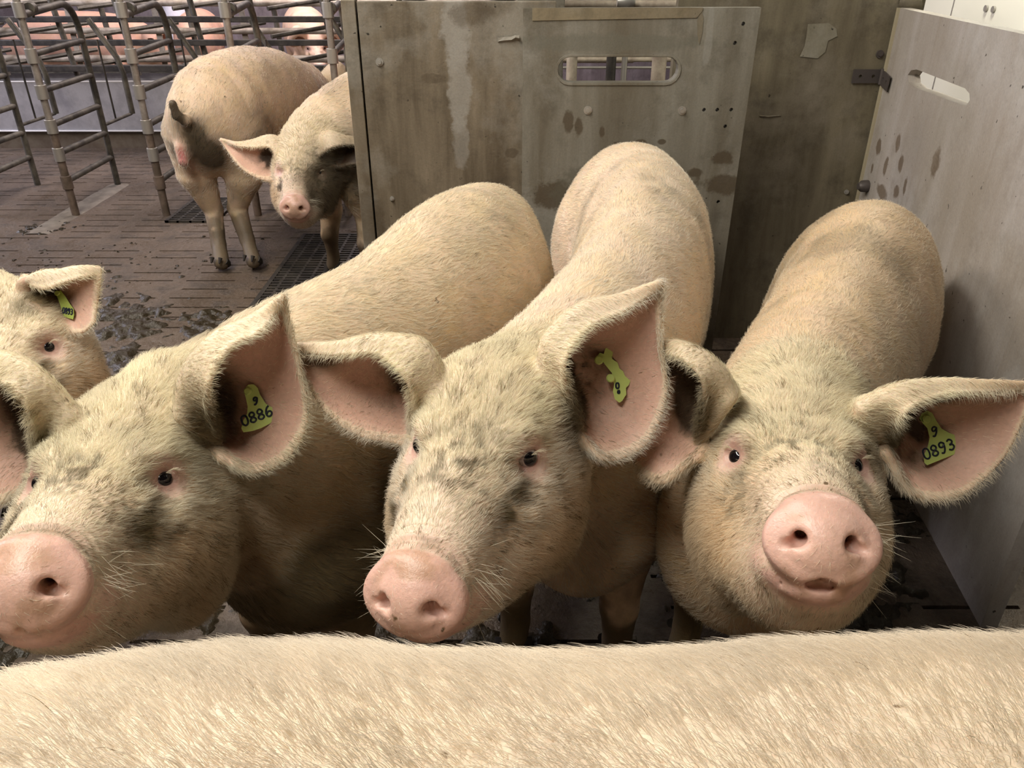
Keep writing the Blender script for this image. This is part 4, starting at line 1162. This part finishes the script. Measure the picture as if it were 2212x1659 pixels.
for (px_, py_, w, h) in [(1898, 316, 9, 18), (1940, 308, 7, 16), (1946, 352, 7, 16), (1913, 358, 6, 20), (2021, 352, 9, 24), (1884, 362, 4, 10), (1936, 414, 8, 12), (1955, 400, 5, 16), (1905, 415, 18, 14), (1990, 300, 60, 60), (2100, 430, 80, 50)]:
    q_ = gate_uv(px_, py_); w_ = Mg @ Vector((q_[0], 0, q_[1])); big_ = w >= 60
    gs.append((tuple(w_), (.35, w * 1.6e-3 * 1.6, h * 1.5e-3), (.33, .29, .25) if big_ else (.14, .10, .065), .35 if big_ else .85))
mb.build('panel', m_board('gate_board', (.42, .385, .36), (.34, .30, .26), (.46, .44, .42), 9, soft=True, spots=gs), gate, M=Mg)
mb = MB(); mb.prism([(.0, 0), (.018, 0), (.018, zt0), (.0, zt0)], -.006, 0); o = mb.build('edge_strip', MAT['edge'], gate, M=Mg); o['label'] = 'worn pale strip down the hinge edge'
# hinge, hanging on gate and wall
hz = .945
hg = empty('strap_bracket', (1.17, 2.69, hz)); tag(hg, 'dark iron strap bracket joining the olive wall to the gate', 'bracket')
a_, b_ = on_y(1842, 165, 2.69), on_y(1886, 168, 2.69)
def strap(p0, p1, w, holes_n, name, parent, nrm):
    p0, p1 = np.array(p0), np.array(p1); d_ = p1 - p0; L_ = np.linalg.norm(d_); d_ /= L_; n_ = np.array(nrm, float); n_ /= np.linalg.norm(n_); u_ = np.cross(d_, n_)
    mb = MB(); mb.prism([(0, -w/2), (L_, -w/2), (L_, w/2), (0, w/2)], 0, .004, [circ(L_ * (i + .6) / (holes_n + .2), 0, .0055) for i in range(holes_n)])
    M = Matrix(((d_[0], n_[0], u_[0], p0[0]), (d_[1], n_[1], u_[1], p0[1]), (d_[2], n_[2], u_[2], p0[2]), (0, 0, 0, 1)))
    return mb.build(name, MAT['iron'], parent, M=M)
strap((a_[0], 2.694, hz), (1.197, 2.694, hz), .042, 2, 'leaf', hg, (0, -1, 0))
strap((H0[0] + gd[0] * .0 - .004, H0[1] - .0, hz - .002), (H0[0] + gd[0] * .09 - .008, H0[1] + gd[1] * .09, hz - .010), .044, 2, 'leaf', hg, (-1, .1, 0))
mb = MB(); mb.tube([(1.196, 2.684, hz - .024), (1.196, 2.684, hz + .024)], .006, 12); mb.build('pin', MAT['iron'], hg, smooth=True)
nb = empty('wall_bolt', on_y(1901, 117, 2.69)); tag(nb, 'rusty washer bolt on the olive wall just above the hinge', 'bolt')
q_ = on_y(1901, 117, 2.695); bolt(nb, q_[0], 2.697, q_[2], .012, 'washer', mat='iron')
nb = empty('wall_screw', on_y(1829, 415, 2.69)); tag(nb, 'small screw low on the olive wall beside the gate edge', 'screw')
q_ = on_y(1829, 415, 2.695); bolt(nb, q_[0], 2.697, q_[2], .008, 'screw_head')
kn = gate_uv(1876, 402); q_ = Mg @ Vector((kn[0], -.004, kn[1]))
mb = MB(); mb.tube([(0, 0, 0), (0, 0, .02), (0, 0, .032)], [.020, .019, .010], 16)
o = mb.build('knob', MAT['iron'], gate, smooth=True, M=Matrix.Translation(q_) @ Vector((0, 0, 1)).rotation_difference(Vector((-1, -.1, 0))).to_matrix().to_4x4()); o['label'] = 'dark round knob low on the gate'
# white wall of the next passage
mb = MB(); mb.box(1.75, 1.0, 0, 1.79, 3.70, 2.3); tag(mb.build('wall_right', MAT['white']), kind='structure')
mb = MB(); mb.box(1.7485, 3.42, .4, 1.7505, 3.428, 2.3); tag(mb.build('trim_2', MAT['galv']), kind='structure')
def on_x(px, py, X):
    d = FW + RT * (px - CX) / FPX - UP * (py - CY) / FPX; return CAM + X / d[0] * d
for px_, lab in ((2131, 'left of the two grey studs on the bright white wall'), (2147, 'right of the two grey studs on the bright white wall')):
    q_ = on_x(px_, 18 if px_ < 2140 else 20, 1.748); mb = MB(); mb.tube([(0, 0, -.001), (0, 0, .006)], .011, 14)
    tag(mb.build('wall_stud', MAT['galv'], smooth=True, M=Matrix.Translation(Vector(q_)) @ Matrix.Rotation(-math.pi/2, 4, 'Y')), lab, 'stud', 'grey studs on the white wall')
# dark lump on the end of the wall top
mb = MB(); mb.tube([on_y(1948, 2, 2.72), on_y(1972, 8, 2.70), on_y(1992, 4, 2.69)], [.03, .028, .02], 10); tag(mb.build('corner_post_top', MAT['board_wall'], smooth=True), 'dark crumbling post end in the corner over the hinge', 'post end')

# bars and uprights seen through the slot and over the slotted board
def bar(name, pts, r, mat, label, cat='bar', parent=None, n=12, group=None):
    mb = MB(); mb.tube(pts, r, n); o = mb.build(name, MAT[mat], parent, smooth=True)
    if parent is None: tag(o, label, cat, group)
    return o
YB = 3.4
def yb(px, py, Y=YB): return on_y(px, py, Y)
for a, b_, r, m_, lab in [((1237, 90), (1237, 190), .022, 'pipe_pale', 'pale upright seen through the left end of the hand slot'),
                          ((1323, 90), (1323, 190), .020, 'pipe_black', 'thick black upright seen through the middle of the hand slot'),
                          ((1352, 90), (1352, 190), .012, 'galv', 'thin grey upright seen through the hand slot beside the black one'),
                          ((1428, 90), (1428, 190), .030, 'pipe_pale', 'wide cream upright seen through the right end of the hand slot')]:
    q0 = yb(*a); bar('upright', [(q0[0], YB, 0), (q0[0], YB, 1.30)], r, m_, lab, 'upright')
for py_, m_, lab, r in [(128, 'pipe_pale', 'cream rail at the top of the view through the hand slot', .012), (146, 'galv', 'thin bright rail crossing the view through the hand slot', .006)]:
    q0 = on_y(1180, py_, 3.9); q1 = on_y(1480, py_, 3.9); bar('rail', [(q0[0] - .3, 3.9, q0[2]), (q1[0] + .3, 3.9, q0[2])], r, m_, lab, 'rail')
q0 = on_y(1200, 10, 3.0); q1 = on_y(1500, 10, 3.0)
bar('rail', [(q0[0], 3.0, q0[2]), (q1[0], 3.0, q1[2])], .014, 'pipe_pale', 'cream rail just above the slotted board', 'rail')
mb = MB(); q0 = on_y(1178, 5, 2.7); mb.box(q0[0] - .09, 2.68, 0, q0[0] + .06, 2.74, 1.40); tag(mb.build('partition_post', MAT['board_new'], bevel=.004), 'grey post rising behind the top of the board partition', 'post')
mb = MB(); q0 = on_y(1352, 3, 2.95); mb.tube([q0 + [-.03, 0, .0], q0, q0 + [.03, 0, 0]], [.016, .026, .016], 10); tag(mb.build('rail_clamp', MAT['galv'], smooth=True), 'shiny metal clamp on the cream rail above the hand slot', 'clamp')

# ------------------------------------------------------------------ feeding stalls
ZR = [1.050, .838, .663, .489, .343, .192]
def stall(x, drift, label, low=False):
    r = empty('stall_divider', (x, 4.6, 0)); tag(r, label, 'stall divider', 'tubular dividers of the feeding stalls')
    def X(y): return x + (y - 4.29) * drift
    A, B = 4.29, 4.94
    mb = MB(); mb.tube([(X(A), A, .0), (X(A), A, .52)], .021, 14); o = mb.build('post_foot', MAT['rust'], r, smooth=True); o['label'] = 'dung-crusted lower part of the post'
    mb = MB(); mb.tube([(X(A), A, .50), (X(A), A, 1.16)], .018, 14); mb.build('post', MAT['pipe_post'], r, smooth=True)
    for z in ZR:
        mb = MB(); mb.tube([(X(A), A, z - .042), (X(A), A, z + .030)], .028, 16); mb.build('collar', MAT['galv'] if z > .3 else MAT['rust'], r, smooth=True, bevel=.002)
    # rear tube, bent over at the top
    pts = [(X(B), B, 0.0), (X(B), B, .35), (X(B), B, .84), (X(B - .01), B - .01, .93)]
    for t in np.linspace(0, 1, 7)[1:]:
        a = t * math.pi / 2; yy = B - .02 - .14 * (1 - math.cos(a)); pts.append((X(yy), yy, .93 + .115 * math.sin(a)))
    pts.append((X(A), A, 1.02))
    mb = MB(); mb.tube(pts, .0185, 14); mb.build('rear_tube', MAT['pipe_dark'], r, smooth=True)
    for z, zz in list(zip(ZR, [None, .845, .655, .480, .322, .175]))[1:]:
        mb = MB(); mb.tube([(X(A), A, z), (X(B), B, zz)], .0165, 12); mb.build('rung', MAT['pipe_dark'], r, smooth=True)
    # rear brace with rod
    mb = MB(); mb.tube([(X(5.25) - .15, 5.42, .925), (X(5.3) - .02, 5.42, .70), (X(5.3), 5.42, .60), (X(5.3), 5.42, .352)], .018, 12); mb.build('brace', MAT['pipe_dark'], r, smooth=True)
    mb = MB(); mb.tube([(X(B), B, .366), (X(5.4), 5.42, .352)], .010, 10); mb.build('link_bar', MAT['pipe_dark'], r, smooth=True)
    mb = MB(); mb.tube([(X(5.15), 5.15, .831), (X(5.15), 5.15, .357)], .006, 8); mb.build('rod', MAT['pipe_black'], r, smooth=True)
    mb = MB(); mb.tube([(X(4.40), 4.40, 1.045), (X(4.44), 4.44, 1.045)], .027, 12); mb.tube([(X(4.42), 4.42, 1.045), (X(4.42), 4.42, 1.0)], .008, 8); mb.build('clamp', MAT['pipe_dark'], r, smooth=True)
    return r
for x_, lab in [(-2.965, 'stall divider cut by the left picture edge, only its rungs and rear tube showing'), (-2.455, 'leftmost stall divider shown whole, dung at its foot'),
                (-1.945, 'stall divider whose foot stands just left of the rear-facing pig'), (-1.43, 'stall divider rising behind the back of the rear-facing pig'), (-.918, 'stall divider at the edge of the board partition')]:
    stall(x_, -.08, lab)
# long beams across the stalls
for z_, r_, lab in [(.89, .019, 'topmost dark bar running across behind the feeding stalls'), (.742, .019, 'middle dark bar running across behind the feeding stalls'), (.575, .020, 'lowest dark bar, just above the steel trough')]:
    mb = MB(); mb.box(-6.0, 5.88, z_ - r_, -.3, 5.92, z_ + r_); tag(mb.build('cross_bar', MAT['pipe_black'], bevel=.004), lab, 'bar')
for x_ in (-4.55, -3.62, -3.12, -2.68, -2.16, -1.75, -1.25, -.72):
    mb = MB(); mb.tube([(x_ - .08, 5.96, 1.20), (x_, 5.96, .52)], .020, 10); tag(mb.build('bar_post', MAT['pipe_dark'], smooth=True), 'dark leaning upright behind the cross bars of the trough', 'post', 'uprights behind the trough bars')
# trough
tr = empty('feed_trough', (-3.0, 6.05, 0)); tag(tr, 'long stainless steel feed trough on a dark footing behind the stalls', 'trough')
mb = MB(); mb.add([(-6, 5.99, .125), (-.1, 5.99, .125), (-.1, 5.95, .475), (-6, 5.95, .475)], [(0, 1, 2, 3)]); mb.add([(-6, 5.95, .475), (-.1, 5.95, .475), (-.1, 5.975, .482), (-6, 5.975, .482)], [(0, 1, 2, 3)])
mb.add([(-6, 5.975, .482), (-.1, 5.975, .482), (-.1, 6.05, .28), (-6, 6.05, .28)], [(0, 1, 2, 3)]); mb.add([(-6, 6.05, .28), (-.1, 6.05, .28), (-.1, 6.25, .28), (-6, 6.25, .28)], [(0, 1, 2, 3)]); mb.add([(-6, 6.25, .28), (-.1, 6.25, .28), (-.1, 6.30, .52), (-6, 6.30, .52)], [(0, 1, 2, 3)])
mb.build('basin', MAT['steel'], tr, recalc=False)
mb = MB(); mb.tube([(-6, 5.955, .478), (-.1, 5.955, .478)], .007, 8); mb.tube([(-6, 5.975, .130), (-.1, 5.975, .130)], .008, 8); o = mb.build('rim', simple('bright_steel', (.62, .60, .58), .4, .3), tr, smooth=True); o['label'] = 'bright folded steel lip'
mb = MB(); mb.box(-6, 6.0, 0, -.1, 6.3, .118); mb.build('footing', MAT['concrete_dark'], tr)
mb = MB(); mb.box(-6, 6.22, .50, -.1, 6.32, .55); mb.build('back_rail', MAT['pipe_dark'], tr)
# crates behind: pale rails with straps
for z_, lab in [(.943, 'upper pale rail of the crates behind the trough'), (.740, 'middle pale rail of the crates behind the trough'), (.530, 'lower pale rail of the crates behind the trough')]:
    bar('crate_rail', [(-6, 6.9, z_), (1.0, 6.9, z_ - .01)], .024 if z_ > .6 else .028, 'pipe_pale', lab, 'rail')
for i, x_ in enumerate(np.arange(-5.0, .6, .70)):
    mb = MB(); mb.box(x_, 6.925, .40, x_ + .045, 6.935, 1.02); tag(mb.build('crate_strap', MAT['pipe_pale']), 'pale flat strap joining the crate rails', 'strap', 'flat straps on the crate rails')
    mb = MB(); mb.tube([(x_ + .25, 7.0, 1.1), (x_ + .30, 7.0, .35)], .022, 10); tag(mb.build('crate_post', MAT['pipe_dark'], smooth=True), 'dark upright behind the crate rails', 'post', 'uprights of the crates')
    for z_ in (.99, .80, .60): 
        mb = MB(); mb.tube([(x_ - .30, 6.35, z_ - .06), (x_ + .22, 6.86, z_)], .016, 8); tag(mb.build('slanting_bar', MAT['pipe_dark'], smooth=True), 'slanting dark tube between trough and crate rails', 'tube', 'slanting tubes over the trough')
q0 = on_y(390, 60, 8.55)
mb = MB(); mb.tube([(q0[0], 8.55, .0), (q0[0] + .01, 8.55, .5), (q0[0] - .01, 8.55, .95), (q0[0], 8.55, 1.0)], [.14, .15, .12, .04], 16); tag(mb.build('feed_sack', simple('white_sack', (.80, .80, .88), .7, bumpy=(12, .6, .02)), smooth=True), 'white sack standing in the pen behind the bars', 'sack')
mb = MB(); mb.box(-7, 9.5, 0, 2.4, 9.6, 2.6); tag(mb.build('wall_far', m_board('far_wall', (.26, .22, .24), (.16, .13, .14), (.30, .27, .29), 12)), kind='structure')

# ------------------------------------------------------------------ ear tags
M_TAG = simple('tag_plastic', (.54, .66, .20), .4, bumpy=(150, .25, .002))
M_TAG.node_tree.nodes['Principled BSDF'].inputs['Subsurface Weight'].default_value = .1
M_TAG.node_tree.nodes['Principled BSDF'].inputs['Subsurface Scale'].default_value = .004
M_TAG2 = simple('tag_plastic_old', (.34, .42, .08), .5, bumpy=(90, .5, .003))
M_INK = simple('marker_ink', (.010, .014, .030), .5)
GLYPH = {
 '0': [[(.5,1),(.15,.85),(.05,.5),(.15,.15),(.5,0),(.85,.15),(.95,.5),(.85,.85),(.5,1)]],
 '8': [[(.85,.85),(.5,1),(.15,.85),(.2,.62),(.8,.38),(.9,.15),(.5,0),(.1,.15),(.2,.38),(.8,.62),(.85,.85)]],
 '6': [[(.75,1),(.35,.8),(.1,.4),(.2,.05),(.6,0),(.9,.2),(.75,.45),(.35,.45),(.12,.25)]],
 '9': [[(.85,.75),(.55,.55),(.2,.6),(.15,.88),(.5,1),(.85,.85),(.85,.75),(.8,.35),(.5,0),(.15,.05)]],
 '3': [[(.1,.9),(.5,1),(.85,.8),(.7,.58),(.35,.52)],[(.35,.52),(.8,.45),(.9,.2),(.5,0),(.1,.12)]],
 '4': [[(.7,0),(.7,1),(.1,.35),(.95,.35)]],
}
def hit_depth(bvh, px, py):
    d = FW + RT * (px - CX) / FPX - UP * (py - CY) / FPX
    loc, n, i, dist = bvh.ray_cast(Vector(CAM), Vector(d).normalized())
    return None if loc is None else float((np.array(loc) - CAM) @ FW)
def ear_tag(key, outline, texts, studs, mat, label, gap=.004, thick=.0016, tilt=0.0, dmin=None):
    if key not in PIGS: return
    root, bvh = PIGS[key]
    cx_ = sum(p[0] for p in outline) / len(outline); cy_ = sum(p[1] for p in outline) / len(outline)
    ds = [hit_depth(bvh, *p) for p in outline + [(cx_, cy_)]]
    ds = [x for x in ds if x is not None and (dmin is None or x > dmin)]
    D0 = (float(np.percentile(ds, 15)) if ds else 1.0) - gap
    print('tag', key, D0, np.round(ds, 3))
    dep = lambda px, py, off=0: D0 + tilt * (px - cx_) / 100 + off
    n = len(outline)
    v = [at(p[0], p[1], dep(*p)) for p in outline] + [at(p[0], p[1], dep(*p) + thick) for p in outline]
    tris = tessellate_polygon([[Vector((p[0], p[1], 0)) for p in outline]])
    mb = MB(); mb.add(v, [tuple(t) for t in tris] + [tuple(i + n for i in t) for t in tris] + [(i, (i+1) % n, (i+1) % n + n, i + n) for i in range(n)])
    tg = mb.build('ear_tag', mat, root); tg['label'] = label
    for (sx, sy, r) in studs:
        mb = MB(); c = at(sx, sy, dep(sx, sy)); mb.tube([c + FW * .010, c - FW * .002, c - FW * .0045, c - FW * .006], [r * .6, r * .95, r, r * .75], 18)
        mb.build('stud', mat, tg, smooth=True)
    for txt, p0, p1, h in texts:
        p0, p1, h = np.array(p0, float), np.array(p1, float), np.array(h, float)
        adv = (p1 - p0) / max(len(txt), 1)
        mb = MB()
        for i, ch in enumerate(txt):
            for st in GLYPH[ch]:
                S = catmull([(a, b_, 0) for a, b_ in st], len(st) * 4)
                P = [p0 + adv * (i + .08 + .80 * q[0]) + h * q[1] for q in S]
                mb.tube([at(q[0], q[1], dep(q[0], q[1], -.0004)) for q in P], .00125, 6)
        mb.build('number', M_INK, tg, smooth=True)
ear_tag('left', [(526,842),(536,831),(548,830),(557,838),(562,853),(574,872),(586,879),(596,881),(597,892),(595,904),(583,915),(564,925),(545,931),(526,934),(521,925),(526,908),(534,893),(535,878),(531,860)],
        [('0886', (524,922), (592,895), (-7,-21)), ('9', (546,875), (559,872), (-1,-15))], [(537,845,.0048)], M_TAG, 'yellow-green ear tag with 0886 in black marker', tilt=.012)
ear_tag('right', [(1986,903),(1991,893),(2003,887),(2014,892),(2022,908),(2034,926),(2050,935),(2068,941),(2076,955),(2077,972),(2060,982),(2035,992),(2003,1005),(1997,1000),(1995,985),(2004,965),(2008,945),(2003,925),(1993,914)],
        [('0893', (1997,994), (2066,968), (-8,-22)), ('9', (2012,944), (2028,940), (-2,-20))], [(1999,905,.0060)], M_TAG, 'yellow-green ear tag with 0893 in black marker', tilt=.010)
ear_tag('mid', [(1287,772),(1296,762),(1304,765),(1308,752),(1318,750),(1324,760),(1322,775),(1334,783),(1338,796),(1346,802),(1350,812),(1362,823),(1358,832),(1352,838),(1353,852),(1344,866),(1338,870),(1328,862),(1324,845),(1327,828),(1318,820),(1322,806),(1312,794),(1303,782),(1292,786)],
        [('0', (1330,840), (1339,838), (-1,-12)), ('0', (1334,850), (1339,849), (0,-6))], [(1293,778,.0062), (1318,817,.0058)], M_TAG, 'green ear tag chewed to a ragged strip', tilt=.01)
ear_tag('farleft', [(120,632),(131,627),(141,640),(150,655),(159,667),(160,680),(158,690),(147,687),(137,683),(133,668),(127,650)],
        [('0893', (134,676), (157,680), (1,-12))], [(126,634,.005)], M_TAG2, 'dirty dull yellow ear tag', gap=.006)
